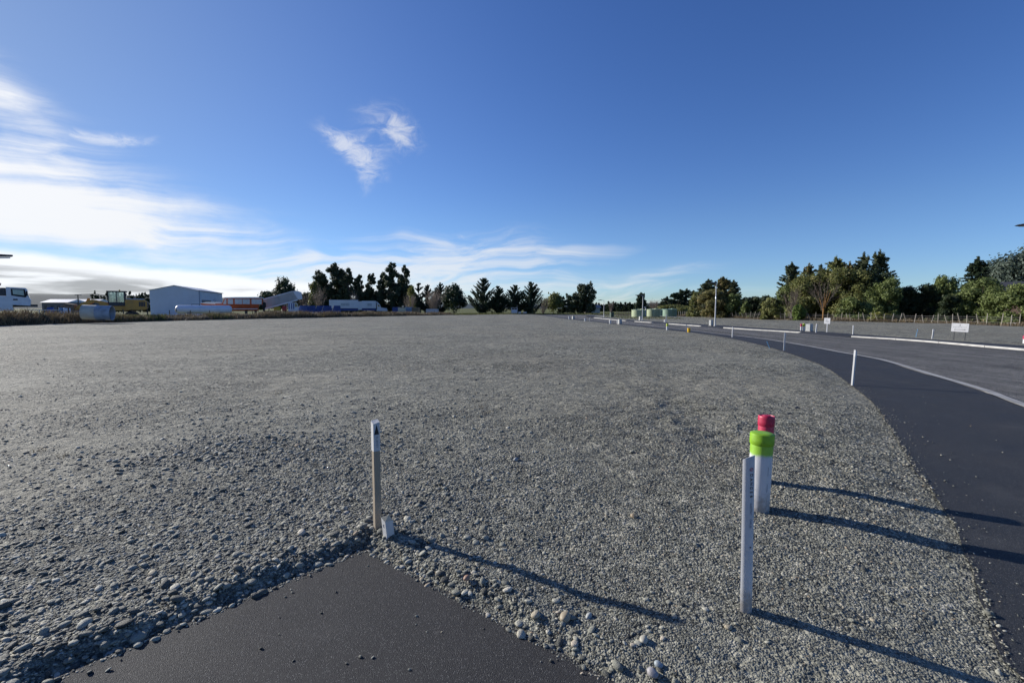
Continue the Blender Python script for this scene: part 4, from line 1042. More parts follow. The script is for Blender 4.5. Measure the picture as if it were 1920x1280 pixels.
m.add([(-.007, -.005, 0), (-.005, -.007, 0), (.007, .005, 0), (.005, .007, 0)], [(0, 1, 2, 3)])
sg = m.build('warning_symbol', M_RED, hpb); sg.location = (RHP*1.03*math.cos(aa), RHP*1.03*math.sin(aa), H_HP-.055); sg.rotation_euler = (R(90), 0, aa+R(90))
m = MB(); m.lathe([(.004, 0), (.004, .0012)], n=12); so_ = m.build('screw_hole', M_MARK, hpb); so_.location = (RHP*1.002*math.cos(R(282)), RHP*1.002*math.sin(R(282)), H_HP-.46); so_.rotation_euler = (R(90), 0, R(282+90))
# capped service pipes, green-topped in front, red-topped behind
M_GREEN = paint('lime_paint', (.22, .43, .012), .5, wear=.14, scale=11.0)
M_REDP = paint('crimson_paint', (.46, .012, .06), .48, wear=.16, scale=11.0)
COATS = {'lime_paint': (.22, .43, .012), 'crimson_paint': (.46, .012, .06)}
def service_pipe(px, py, top, r, cap_mat, label, cap_h, flange, dip=True):
    b = base_at(px, py); o = empty('service_pipe', b); o.rotation_euler = (R(-.8), R(1.6), 0); tag(o, label, 'pipe', 'capped white service pipes')
    H = P(px, top, b.y).z - b.z
    m = MB(); m.lathe([(r, -.2), (r, H-.03), (r*.97, H-.02)], n=36); body = m.build('pipe', soiled('pipe_'+cap_mat.name, (.54, .545, .555), COATS[cap_mat.name], H-cap_h), o, True)
    m = MB(); n = 40
    prof = [(r*1.03, H-.088), (r*1.075, H-.082), (r*1.085, H-.05), (r*1.075, H-.045), (r*1.085, H-.012), (r*1.06, H-.002), (r*.97, H+.004 if flange else H+.001), (r*.93, H-.004 if flange else H+.003), (r*.3, H+.003)]
    m.lathe(prof, n=n)
    cp = m.build('painted_cap', cap_mat, o, True)
    if flange:
        m = MB(); m.lathe([(r*.55, H+.003), (r*.5, H+.008)], n=24); m.build('cap_disc', M_REDP, cp, True)
    else:
        for k in range(3): on_pipe('uPVC DN150 SN8', .009, M_INK, R(282), H-.28-k*.13, body, r)
    return o
service_pipe(1421, 952, 812, .080, M_GREEN, 'white service pipe with bright lime-green cap behind the half-round post', .165, False)
service_pipe(1430, 903, 780, .064, M_REDP, 'shorter white pipe with crimson red cap, behind the lime-green one', .26, True, False)
# notable single stones
def cobble(px, py, size, col, label, sc=(1, .8, .62)):
    m_, nt, b_ = new_mat('cobble_'+label.split()[0]); tc = nt.nodes.new('ShaderNodeTexCoord'); n_ = noise(nt, tc.outputs['Object'], 2.5, 6, .7)
    nt.links.new(mixc(nt, n_.step(.3, .75), tuple(c*.82 for c in col), tuple(c*.5 for c in col)), b_.inputs['Base Color']); b_.inputs['Roughness'].default_value = .6
    bm = bmesh.new(); bmesh.ops.create_icosphere(bm, subdivisions=4, radius=1)
    for v in bm.verts:
        c = v.co; k = 1+.06*math.sin(c.x*2.3+c.y*1.7)+.04*math.sin(c.y*4.1+c.z*3)+.03*math.sin(c.x*5.2); v.co = (c.x*sc[0]*k, c.y*sc[1]*k, c.z*sc[2]*k)
    me = bpy.data.meshes.new('cobble'); bm.to_mesh(me); bm.free()
    o = link('cobble', me, m_, None, 'all'); p = base_at(px, py); o.location = p + Vector((0, 0, size*.16)); o.scale = (size,)*3; o.rotation_euler = (.1, -.08, random.uniform(0, 3))
    tag(o, label, 'stone'); return o
cobble(1060, 1158, .034, (.44, .36, .24), 'smooth tan river stone lying right of the asphalt corner')
cobble(1207, 1200, .024, (.50, .47, .38), 'cream oval pebble in the gravel left of the half-round post')
cobble(1224, 1262, .026, (.40, .38, .38), 'pale mauve oval pebble at the bottom edge, left of the post shadow')
cobble(1235, 1246, .020, (.36, .41, .43), 'bluish round pebble just above the mauve one')
cobble(1104, 1156, .024, (.47, .48, .44), 'whitish stone right of the smooth tan stone', (1, .6, .6))
cobble(875, 1084, .022, (.42, .25, .16), 'rusty orange pebble beside the right edge of the asphalt')
cobble(967, 862, .030, (.36, .38, .38), 'light grey stone alone in the fine gravel beyond the stake', (1, .7, .7))
cobble(1188, 968, .026, (.40, .31, .19), 'ochre stone alone in the fine gravel left of the pipes')
# scraps of dark plastic lying in the gravel
for px, py, s, lab in ((1496, 767, .05, 'dark angular scrap lying in the gravel beyond the red-capped pipe'), (1482, 778, .045, 'second dark scrap, left of and nearer than the first')):
    p = base_at(px, py); m = MB(); m.prism([(-s, 0), (s*.8, 0), (s*.3, s*.7), (-s*.7, s*.5)], 2, 0, .006, Matrix.Rotation(R(35), 4, 'X')); o = m.build('plastic_scrap', M_DSTEEL); o.location = p+Vector((0, 0, .012)); tag(o, lab, 'scrap')
# ---------------------------------------------------------------- stakes, posts, cabinets, signs along the road
def stake(px, py, top, label, w=.045, lean=0, mat=None, name='marker_stake', z=0.0, group='thin white stakes along the road'):
    b = G(px, py, z); Hh = P(px, top, b.y).z - z
    o = empty(name, b, random.uniform(-.5, .5)); o.rotation_euler[1] = R(lean)
    m = MB(); q = w/2; m.add([(-q,-q*.6,-.25),(q,-q*.6,-.25),(q,q*.6,-.25),(-q,q*.6,-.25),(-q,-q*.6,Hh*.84),(q,-q*.6,Hh*.84),(q,q*.6,Hh*.84),(-q,q*.6,Hh*.84)], [(0,3,2,1),(4,5,6,7),(0,1,5,4),(1,2,6,5),(2,3,7,6),(3,0,4,7)])
    m.build('shaft', mat or M_STAKE_W, o)
    m = MB(); q *= 1.06; m.add([(-q,-q*.6,Hh*.82),(q,-q*.6,Hh*.82),(q,q*.6,Hh*.82),(-q,q*.6,Hh*.82),(-q,-q*.6,Hh),(q,-q*.6,Hh-.03),(q,q*.6,Hh-.02),(-q,q*.6,Hh)], [(0,3,2,1),(4,5,6,7),(0,1,5,4),(1,2,6,5),(2,3,7,6),(3,0,4,7)])
    m.build('painted_head', M_WPAINT, o)
    return tag(o, label, 'stake', group)
stake(1598, 722, 656, 'nearest thin white stake standing at the inner edge of the footpath', .05, 4)
stake(1470, 657, 624, 'second white stake along the footpath edge, beside the curve', .05, 1)
stake(1373, 632, 613, 'third white stake along the footpath edge, farther up the curve', .055, 1)
stake(1287, 621, 608.5, 'thin white stake left of the yellow bucket', .055)
stake(1157, 607, 599, 'thin stake touching the left side of the near kerbside cabinet', .07)
stake(1105, 601.5, 595, 'farthest thin stake on the near side of the road', .06)
stake(1530, 623, 607, 'short white stake right of the kerbside cabinet across the road', .07, 3)
stake(1599, 626.5, 610, 'white stake across the road, right of the square sign', .06, 1)
stake(1748, 635, 617, 'white stake across the road, left of the arrow sign', .06, 4)
stake(1249, 604.5, 589.5, 'grey stake across the road below the right water tank', .07)
M_BLUE = paint('blue_paint', (.10, .30, .52), .5)
for px, py, top, lean, lab in ((1443, 653, 640, -24, 'thin blue marking rod leaning at the footpath edge'), (1717, 632, 618, 10, 'thin pale blue rod across the road, left of the arrow sign')):
    b = G(px, py); o = empty('marking_rod', b); o.rotation_euler[1] = R(lean); Hh = P(px, top, b.y).z
    m = MB(); m.tube([(0, 0, -.1), (.004, 0, Hh*.6), (0, 0, Hh*1.05)], .012, 6); m.build('rod', M_BLUE, o); m = MB(); m.lathe([(.016, Hh*.98), (.018, Hh*1.0), (.016, Hh*1.07)], n=8); m.build('tip', M_BLUE, o); tag(o, lab, 'rod')
M_YEL = paint('yellow_plastic', (.72, .42, .01), .45, wear=.06); M_LIME2 = paint('faded_lime_paint', (.42, .50, .03), .5)
def short_pipe(px, py, top, r, label, cap=None, frac=.4, group=None):
    b = G(px, py); Hh = P(px, top, b.y).z; o = empty('marker_pipe', b); tag(o, label, 'pipe', group)
    m = MB(); m.lathe([(r, -.2), (r, Hh*(1-frac))], n=16); m.build('pipe', M_WHITE, o, True)
    m = MB(); m.lathe([(r*1.06, Hh*(1-frac)-.004), (r*1.08, Hh-.03), (r*1.0, Hh), (r*.6, Hh+.006)], n=16); m.build('cap', cap or M_WHITE, o, True); return o
short_pipe(1251, 619, 606.5, .075, 'white pipe with yellow-green top on the near side of the road', M_LIME2)
short_pipe(1144, 607, 600, .10, 'stubby white pipe left of the near kerbside cabinet')
short_pipe(1067, 598, 593, .10, 'small white pipe near the far end of the footpath')
short_pipe(1097, 602, 597, .09, 'small white pipe between the two near cabinets')
short_pipe(1502, 619.5, 607, .06, 'red-topped white pipe across the road, left of a lime-topped one', M_REDP)
short_pipe(1507, 619.5, 606.5, .075, 'lime-topped white pipe across the road beside the cabinet', M_LIME2)
short_pipe(1247, 604, 599.5, .13, 'squat white pipe across the road below the water tanks')
short_pipe(1924, 645, 629, .11, 'white pipe with red top cut by the right picture edge', M_REDP)
b = G(1291.5, 622.5); o = empty('yellow_bucket', b); tag(o, 'small yellow bucket at the edge of the gravel beside a thin stake', 'bucket')
m = MB(); m.lathe([(.085, -.02), (.105, .24), (.115, .245), (.112, .27), (.09, .272)], n=18); m.build('body', M_YEL, o, True)
m = MB(); m.tube([(-.11, 0, .25), (-.08, 0, .31), (0, 0, .335), (.08, 0, .31), (.11, 0, .25)], .005, 5); m.build('handle', M_STEEL, o)
def cabinet(px, py, top, wpx, label, rz=0.35, mat=None, deep=.9):
    b = G(px, py); Hh = P(px, top, b.y).z; w = wpx*b.y/FPX*.62; d = w*deep
    o = empty('service_cabinet', b, rz); tag(o, label, 'cabinet', 'kerbside service cabinets'); mt = mat or paint('cabinet_grey', (.42, .43, .42), .5)
    m = MB(); m.box((0, 0, Hh*.48), (w, d, Hh*.96), bev=.02); bd = m.build('body', mt, o)
    m = MB(); m.box((0, 0, Hh*.975), (w*1.06, d*1.06, Hh*.05), bev=.008); m.build('lid', mt, o)
    m = MB(); m.box((0, -d/2-.006, Hh*.5), (w*.82, .012, Hh*.76)); dr = m.build('door', mt, o)
    m = MB(); m.box((w*.3, -d/2-.02, Hh*.5), (.03, .016, .09)); m.build('handle', M_DSTEEL, dr)
    m = MB(); m.box((0, 0, .01), (w*1.15, d*1.15, .08)); m.build('plinth', M_CONC_G, o); return o
cabinet(1517, 621, 607, 15, 'grey service cabinet across the road between pipes and a stake', .5)
cabinet(1333, 610.5, 599.5, 9, 'grey cabinet at the foot of the nearest lamp post', .45)
cabinet(1162, 607.5, 598.3, 10, 'grey cabinet on the near footpath side, beside a thin stake', .4)
cabinet(1075, 598.3, 592.5, 7, 'farthest grey cabinet on the near side of the road', .4)
cabinet(1201, 600, 593, 8, 'pale cabinet at the foot of the middle lamp post', .3)
cabinet(1147, 595, 585, 10, 'tall dark green cabinet left of the water tanks', .3, paint('cabinet_green', (.035, .07, .05), .5))
# lamp posts
def lamp(base, Hh, arm, rz, label):
    o = empty('street_lamp', base, rz); tag(o, label, 'street lamp', 'slim street lamps along the road')
    m = MB(); m.tube([(0, 0, -.2), (0, 0, .9), (0, 0, Hh-.15), (0, 0, Hh)], [.058, .055, .036, .034], 12); m.build('pole', M_STEEL, o, True)
    m = MB(); m.lathe([(.13, 0), (.13, .02), (.085, .03), (.082, .12)], n=14); m.build('base_flange', M_STEEL, o, True)
    m = MB(); m.tube([(0, 0, Hh-.06), (-arm*.5, 0, Hh+.02), (-arm, 0, Hh+.04)], .028, 8); m.build('arm', M_STEEL, o, True)
    hd = MB(); x0 = -arm; hd.prism([(x0+.04, Hh+.0), (x0-.25, Hh-.005), (x0-.62, Hh+.015), (x0-.70, Hh+.035), (x0-.55, Hh+.085), (x0-.2, Hh+.10), (x0+.04, Hh+.08)], 1, -.13, .13)
    h = hd.build('lamp_head', M_DSTEEL, o)
    m = MB(); m.box((x0-.38, 0, Hh+.004), (.36, .2, .02)); m.build('lens', paint('lamp_lens', (.5, .5, .48), .3), h)
    m = MB(); m.lathe([(.035, Hh+.09), (.035, Hh+.14), (.02, Hh+.15)], (x0-.22, 0, 0), 10); m.build('sensor', M_DSTEEL, h, True); return o
lamp(G(1340.5, 611), P(1344, 531, G(1340, 611).y).z, .12, R(-15), 'nearest slim lamp post across the road, before the tall trees')
lamp(G(1204.5, 600.5), P(1205, 554, G(1204, 600.5).y).z, .35, R(-10), 'middle slim lamp post, in front of the water tanks')
lamp(G(1132, 594.7), P(1132, 563, G(1132, 594.7).y).z, .4, R(-10), 'farthest slim lamp post near the end of the road')
lp = G(1937, 655); lp.z = 0; lamp(lp, P(1985, 424, lp.y).z, .28, 0.0, 'lamp head reaching in at the right picture edge')
# signs
def board(name, px, py_t, py_b, wpx, Y, legs, label, mat, legmat, rz=0.0, tilt=0, leg_w=.03):
    c = P(px, (py_t+py_b)/2, Y); w = wpx*Y/FPX; h = (py_b-py_t)*Y/FPX
    o = empty(name, (c.x, Y, 0), rz); tag(o, label, 'sign')
    m = MB(); m.box((0, 0, c.z), (w, .012, h), M=Matrix.Rotation(R(tilt), 4, 'Y'), bev=.003); p = m.build('panel', mat, o)
    for lx in legs:
        m = MB(); m.box((lx*w, .022, c.z/2-.1), (leg_w, leg_w, c.z+.2+h*.5)); m.build('leg', legmat, o)
    return o, p, w, h, c.z
Y = G(1800, 638).y
o, p, w, h, z = board('arrow_sign', 1800, 606, 622, 24, Y, (-.32, .32), 'white arrow sign on two dark legs across the road', M_WPAINT, M_DSTEEL, R(-58), 2)
m = MB(); m.prism([(-w*.34, z-h*.24), (-w*.27, z-h*.18), (-w*.27, z-h*.22), (w*.27, z-h*.22), (w*.27, z-h*.18), (w*.34, z-h*.24), (w*.27, z-h*.30), (w*.27, z-h*.26), (-w*.27, z-h*.26), (-w*.27, z-h*.30)], 1, -.0085, -.0072); m.build('double_arrow', M_MARK, p)
m = MB(); m.box((0, -.008, z+h*.27), (w*.025, .002, h*.22)); m.build('bar_mark', M_MARK, p)
for k in range(9):
    m = MB(); m.box((-w*.36+k*w*.09, -.008, z+h*.04), (w*(.05+.02*(k % 2)), .002, h*.045)); m.build('print_mark', M_INK, p)
Y = G(1551, 622.5).y
o, p, w, h, z = board('notice_sign', 1551, 596, 607, 10, Y, (0,), 'square white notice sign on a single post across the road', M_WPAINT, M_WPAINT, R(-56), 1, .04)
for k, (a, b_, ww) in enumerate(((-.12, .22, .34), (-.12, .12, .3), (0, -.05, .6), (0, -.16, .55))): m = MB(); m.box((a*w, -.008, z+b_*h), (ww*w, .002, h*.05)); m.build('print_mark', M_INK, p)
o, p, w, h, z = board('fence_sign', 1897, 605, 612, 13, 42.5, (-.3, .3), 'lime-green and white sign hung on the right-hand fence', paint('sign_green', (.20, .48, .12), .5), M_WOODG, R(-52))
m = MB(); m.box((0, -.009, z+h*.3), (w*.98, .004, h*.36)); m.build('white_header', M_WPAINT, p)
# notice frame and boxes at the far end of the lot
Yf = 121.5; c = P(964.5, 582, Yf)
o = empty('notice_stand', (c.x, Yf, 0)); tag(o, 'white-panelled notice frame standing on the grass before the cypresses', 'notice stand')
wf = 10.5*Yf/FPX; ht = P(964, 576.5, Yf).z
for s_ in (-1, 1): m = MB(); m.box((s_*wf/2, 0, ht/2-.1), (.14, .14, ht+.2)); m.build('post', M_WPAINT, o)
m = MB(); m.box((0, 0, .78), (wf-.14, .06, 1.0)); m.build('panel', paint('pale_panel', (.55, .60, .66), .5), o)
m = MB(); m.box((0, 0, ht-.06), (wf-.14, .08, .09)); m.build('top_rail', M_WPAINT, o); m = MB(); m.box((0, 0, (ht+1.28)/2-.06), (.06, .06, ht-1.42)); m.build('mullion', M_WPAINT, o)
for px, top, wp, lab in ((974.5, 584.5, 5, 'small white box right of the notice frame'), (984, 585, 6.5, 'second white box, farther right of the notice frame')):
    Y = 121; c = P(px, 586, Y); o = empty('utility_box', (c.x, Y, -.1)); tag(o, lab, 'box'); Hh = P(px, top, Y).z+.1; w = wp*Y/FPX
    m = MB(); m.box((0, 0, Hh/2), (w, w*.8, Hh), bev=.03); m.build('body', M_WPAINT, o); m = MB(); m.box((0, 0, Hh+.03), (w*1.08, w*.9, .06), bev=.01); m.build('lid', M_WPAINT, o)
# water tanks
M_TANK = paint('pale_green_tank', (.36, .42, .26), .6, wear=.08, scale=2.0); M_TANKD = paint('sage_tank', (.20, .30, .22), .6, wear=.08, scale=2.0)
def tank(px, top, wpx, Y, mat, label):
    x = P(px, 590, Y).x; Hh = P(px, top, Y).z+.1; r = wpx*Y/FPX/2
    o = empty('water_tank', (x, Y, -.1)); tag(o, label, 'water tank', 'green water tanks beyond the road')
    prof = [(r*.99, 0), (r, .06)]; z = .06; k = 7; Hb = Hh*.90
    for i in range(k): prof += [(r, z+(Hb-.06)/k*.72), (r*.975, z+(Hb-.06)/k*.82), (r*.975, z+(Hb-.06)/k*.92), (r, z+(Hb-.06)/k)]; z += (Hb-.06)/k
    m = MB(); m.lathe(prof, n=32); m.build('wall', mat, o, True)
    m = MB(); m.lathe([(r*1.02, Hb-.02), (r*1.02, Hb+.03), (r*.55, Hh*.97), (r*.18, Hh)], n=32); rf = m.build('roof', mat, o, True)
    for a in range(8): m = MB(); t = a*math.pi/4; m.tube([(r*1.0*math.cos(t), r*1.0*math.sin(t), Hb+.05), (r*.5*math.cos(t), r*.5*math.sin(t), Hh*.985)], .05, 6); m.build('rib', mat, rf)
    m = MB(); m.lathe([(.25, Hh-.02), (.25, Hh+.06), (.2, Hh+.08)], (r*.35, -r*.3, 0), 14); m.build('hatch', mat, rf, True); return o
tank(1198, 579.5, 27, 84, M_TANK, 'leftmost, yellowish pale green water tank')
tank(1225, 578.5, 24, 86, M_TANK, 'second water tank from the left, right of the white pipe')
tank(1240, 579.5, 16, 95, M_TANKD, 'water tank half hidden between the two big right-hand ones')
tank(1255.5, 578.5, 25, 88, M_TANKD, 'rightmost water tank, half in shade')
b = P(1210.5, 597, 83); o = empty('filler_pipe', (b.x, 83, 0)); tag(o, 'white upright filler pipe between the two left water tanks', 'pipe')
m = MB(); m.tube([(0, 0, -.1), (0, 0, 1.6), (-.06, 0, 1.75), (-.3, .1, 1.78)], .09, 10); m.build('riser', M_WHITE, o, True); m = MB(); m.lathe([(.16, .25), (.16, .4)], n=12); m.build('collar', M_WHITE, o, True)
# ---------------------------------------------------------------- fences
def fence(name, posts, label, mat, wires, w=.09, group=None):
    """posts: (x, y, height, lean_side, lean_forward); each post and wire is a part"""
    o = empty(name, (posts[0][0], posts[0][1], 0)); tag(o, label, 'fence', group); X0, Y0 = posts[0][0], posts[0][1]
    for (x, y, h, l1, l2) in posts:
        m = MB(); s = w*random.uniform(.8, 1.2); m.tube([(0, 0, -.35), (0, 0, h*.5), (0, 0, h)], [s/2, s/2, s*.46], 6); p = m.build('post', mat, o); p.location = (x-X0, y-Y0, 0); p.rotation_euler = (R(l2), R(l1), 0)
    for z in wires:
        m = MB(); m.tube([(x-X0, y-Y0, min(z, h*.95)) for x, y, h, _, _ in posts], .009, 4); m.build('wire', M_WIRE, o)
    return o
fl = np.array(FENCE_OUT)
def fence_pt(px):                                   # where the sight line through a column of the photograph meets the fence line
    u = (px-960)/FPX/ray(px, 603)[1]; best = None
    for (ax, ay), (bx, by) in zip(FENCE_OUT[:-1], FENCE_OUT[1:]):
        d = (bx-ax)-u*(by-ay)
        if abs(d) < 1e-6: continue
        t = (u*ay-ax)/d
        if -1e-6 <= t <= 1+1e-6: return ax+(bx-ax)*t, ay+(by-ay)*t
    return None
cols = [1312, 1319, 1327, 1334, 1350, 1357, 1364, 1370, 1379, 1385, 1398, 1404, 1410, 1417, 1423, 1440, 1454, 1468, 1476, 1485, 1490, 1498, 1509, 1516, 1524, 1533, 1556, 1571, 1582, 1594, 1602, 1615, 1627, 1638, 1653, 1663, 1678, 1692, 1706, 1720, 1738, 1752, 1765, 1783, 1793, 1808, 1820, 1842, 1857, 1885, 1903, 1919]
fp = [(fence_pt(c), c) for c in cols]
fence('batten_fence', [(q[0]-.35, q[1], random.uniform(.95, 1.2), random.choice((0, 2, -18, -22, -10, 14, 20, 4)), random.uniform(-6, 6)) for q, c in fp if q], 'wire fence of leaning pale battens before the trees at the right', M_WOODG, (.35, .6, .8), .055)
left_posts = [(g2(px, py), h, l) for px, py, h, l in ((40, 608, 1.5, 3), (88, 607, 1.35, -4), (124, 606.5, 1.75, 1), (168, 604, 1.4, 4), (231, 603, 1.5, -3), (276, 602, 1.45, 2), (318, 600.5, 1.35, -2), (357, 599, 1.3, 3), (395, 598.3, 1.3, 0), (440, 597, 1.2, -3), (476, 596.5, 1.3, 2), (520, 595.5, 1.2, -3), (568, 594.5, 1.2, 1), (612, 594, 1.15, 3), (660, 593, 1.1, -2), (715, 592, 1.1, 0), (770, 591, 1.1, 2), (820, 590, 1.1, 0))]
fence('yard_fence', [(p[0]-1.0, p[1]+1.4, h, l, random.uniform(-4, 4)) for p, h, l in left_posts], 'dark wire fence along the weedy bank before the yard', M_WOODD, (.7, 1.0), .12)
tf = [(P(px, 595, 90).x, 90, random.uniform(.9, 1.1), random.uniform(-3, 3), 0) for px in np.arange(1156, 1186, 3.2)] + [(P(px, 595, 97).x, 97, 1.0, 0, 0) for px in np.arange(1268, 1300, 4)]
fence('timber_fence', tf[:10], 'low timber fence left of the water tanks', M_WOODD, (.3, .6, .9), .12)
fence('timber_fence', tf[10:], 'low timber fence right of the water tanks', M_WOODG, (.3, .6, .9), .12)
# house behind the bushes, far right
c = P(1905, 545, 68); o = empty('house', (c.x, 68, -.3), R(-38)); tag(o, 'house with dark roof and white barge board behind the bushes at the right', 'house')
ze = P(1888, 547, 68).z+.3; zr = P(1888, 528, 68).z+.3
m = MB(); m.box((2, 0, ze/2), (10, 7, ze)); wl = m.build('wall', paint('house_brick', (.35, .22, .16), .8), o)
m = MB(); m.prism([(-4.2, ze-.1), (0, zr), (4.2, ze-.1), (4.2, ze-.25), (0, zr-.2), (-4.2, ze-.25)], 0, -3.6, 7.6); rf = m.build('roof', paint('dark_roof', (.05, .05, .055), .7), o)
m = MB(); m.prism([(-4.25, ze-.2), (0, zr-.06), (4.25, ze-.2), (4.25, ze-.45), (0, zr-.34), (-4.25, ze-.45)], 0, -3.68, -3.602); m.build('barge_board', M_WPAINT, rf)
m = MB(); m.box((-3.02, 0, ze*.55), (.06, 1.6, 1.2)); wn = m.build('window', M_WPAINT, wl); m = MB(); m.box((-3.06, 0, ze*.55), (.04, 1.4, 1.0)); m.build('pane', M_GLASS, wn)
# cottage roof at the far end of the road
c = P(1108, 584, 185); o = empty('cottage', (c.x, 185, -.3), R(20)); tag(o, 'low cottage with grey roof and cream wall at the road end', 'cottage')
m = MB(); m.box((0, 0, 1.1), (6, 4, 2.2)); m.build('wall', paint('cream_wall', (.5, .45, .36), .8), o); m = MB(); m.prism([(-2.6, 2.1), (0, 3.4), (2.6, 2.1)], 0, -3.5, 3.5); m.build('roof', paint('grey_roof', (.22, .22, .24), .7), o); m = MB(); m.box((-1, -2.03, 1.2), (1.2, .06, 1.0)); m.build('window', M_GLASS, o)
# ---------------------------------------------------------------- the yard behind the bank, left
def wheel(parent, loc, r, w, axis='Y', rim=M_STEEL):
    """tyre with a rim as sub-part; axle along Y"""
    o = MB(); o.lathe([(r*.55, -w/2), (r*.93, -w/2), (r, -w*.32), (r, w*.32), (r*.93, w/2), (r*.55, w/2)], n=22, M=Matrix.Rotation(R(90), 4, 'X')); t = o.build('wheel', M_BLACK, parent, True); t.location = loc
    m = MB(); m.lathe([(r*.56, -w*.42), (r*.5, -w*.3), (r*.2, -w*.28), (r*.16, -w*.5), (r*.1, -w*.5)], n=18, M=Matrix.Rotation(R(90), 4, 'X')); m.build('rim', rim, t, True)
    m = MB(); m.lathe([(r*.56, w*.42), (r*.5, w*.3), (r*.2, w*.28)], n=18, M=Matrix.Rotation(R(90), 4, 'X')); m.build('rim', rim, t, True); return t
def place(px, Y, rz=0): return (P(px, 590, Y).x, Y, -.3), rz
M_LW = paint('truck_white', (.62, .65, .70), .4, wear=.06, scale=2.0); M_BLUEP = paint('container_blue', (.02, .06, .24), .5, wear=.15, scale=2.0)
# metal shed: gable corner towards the camera
def shed():
    M = paint('shed_cladding', (.58, .63, .70), .55, wear=.04, scale=.5); MR = paint('shed_roof', (.52, .55, .60), .5, wear=.05, scale=.5)
    a = P(280, 544, 97); b = P(373, 545, 100); c = P(450, 550.5, 119)
    o = empty('steel_shed', (b.x, b.y, -.3), math.atan2(a.y-b.y, a.x-b.x)+math.pi); tag(o, 'large pale blue-grey steel shed with a gable roof behind the yard', 'shed')
    W = math.hypot(a.x-b.x, a.y-b.y); Lh = math.hypot(c.x-b.x, c.y-b.y); ze = b.z+.3; zr = P(325, 535, 98.5).z+.3
    # local: x from -W (left corner) to 0 (near corner), y away
    m = MB(); m.prism([(-W, 0), (0, 0), (0, ze), (-W/2, zr), (-W, ze)], 1, 0, Lh); wl = m.build('wall', M, o)
    rt = Matrix.Identity(4)
    for s_, x0, x1 in ((0, -W/2, .15), (1, -W/2, -W-.15)):
        m = MB(); dz = (zr-ze)/(W/2)*.15
        m.add([(x0, -.25, zr+.06), (x1, -.25, ze+.06-dz), (x1, Lh+.25, ze+.06-dz), (x0, Lh+.25, zr+.06), (x0, -.25, zr+.0), (x1, -.25, ze+.0-dz), (x1, Lh+.25, ze-dz), (x0, Lh+.25, zr)], [(0, 1, 2, 3), (4, 7, 6, 5), (0, 4, 5, 1), (1, 5, 6, 2), (2, 6, 7, 3), (3, 7, 4, 0)]); m.build('roof_sheet', MR, o)
    for k in range(1, 19):
        x = -W+k*W/19; m = MB(); zt = ze+(zr-ze)*(1-abs(x+W/2)/(W/2)); m.box((x, -.015, zt/2), (.04, .03, zt-.05)); m.build('cladding_rib', M, wl)
    for k in range(1, 34):
        y = k*Lh/34
        if Lh*.08 < y < Lh*.46: continue
        m = MB(); m.box((.015, y, ze/2), (.03, .04, ze-.05)); m.build('cladding_rib', M, wl)
    m = MB(); m.box((.03, Lh*.27, ze*.33), (.06, Lh*.36, ze*.66)); dr = m.build('roller_door', paint('shed_door', (.10, .15, .20), .5), o)
    for k in range(8): m = MB(); m.box((.07, Lh*.27, .25+k*ze*.08), (.03, Lh*.35, .05)); m.build('slat', paint('shed_door', (.1, .1, .1)), dr)
    m = MB(); m.box((.02, 0.0, ze/2), (.10, .10, ze)); m.build('corner_flashing', paint('shed_trim', (.16, .20, .27), .5), o)
    m = MB(); m.tube([(.2, -.2, ze+.02), (.2, Lh+.2, ze+.02)], .08, 6); m.build('gutter', paint('shed_trim', (.1, .1, .1)), o)
    m = MB()
    for dx, dz in ((0, 0), (.5, .25), (-.45, .3), (.1, .6)): m.box((.045, Lh*.62+dx*2, ze*.62+dz), (.012, .75, .14), M=Matrix.Rotation(R(25+dx*60), 4, 'X'))
    m.build('emblem', paint('emblem_blue', (.06, .13, .26), .5), wl)
shed()
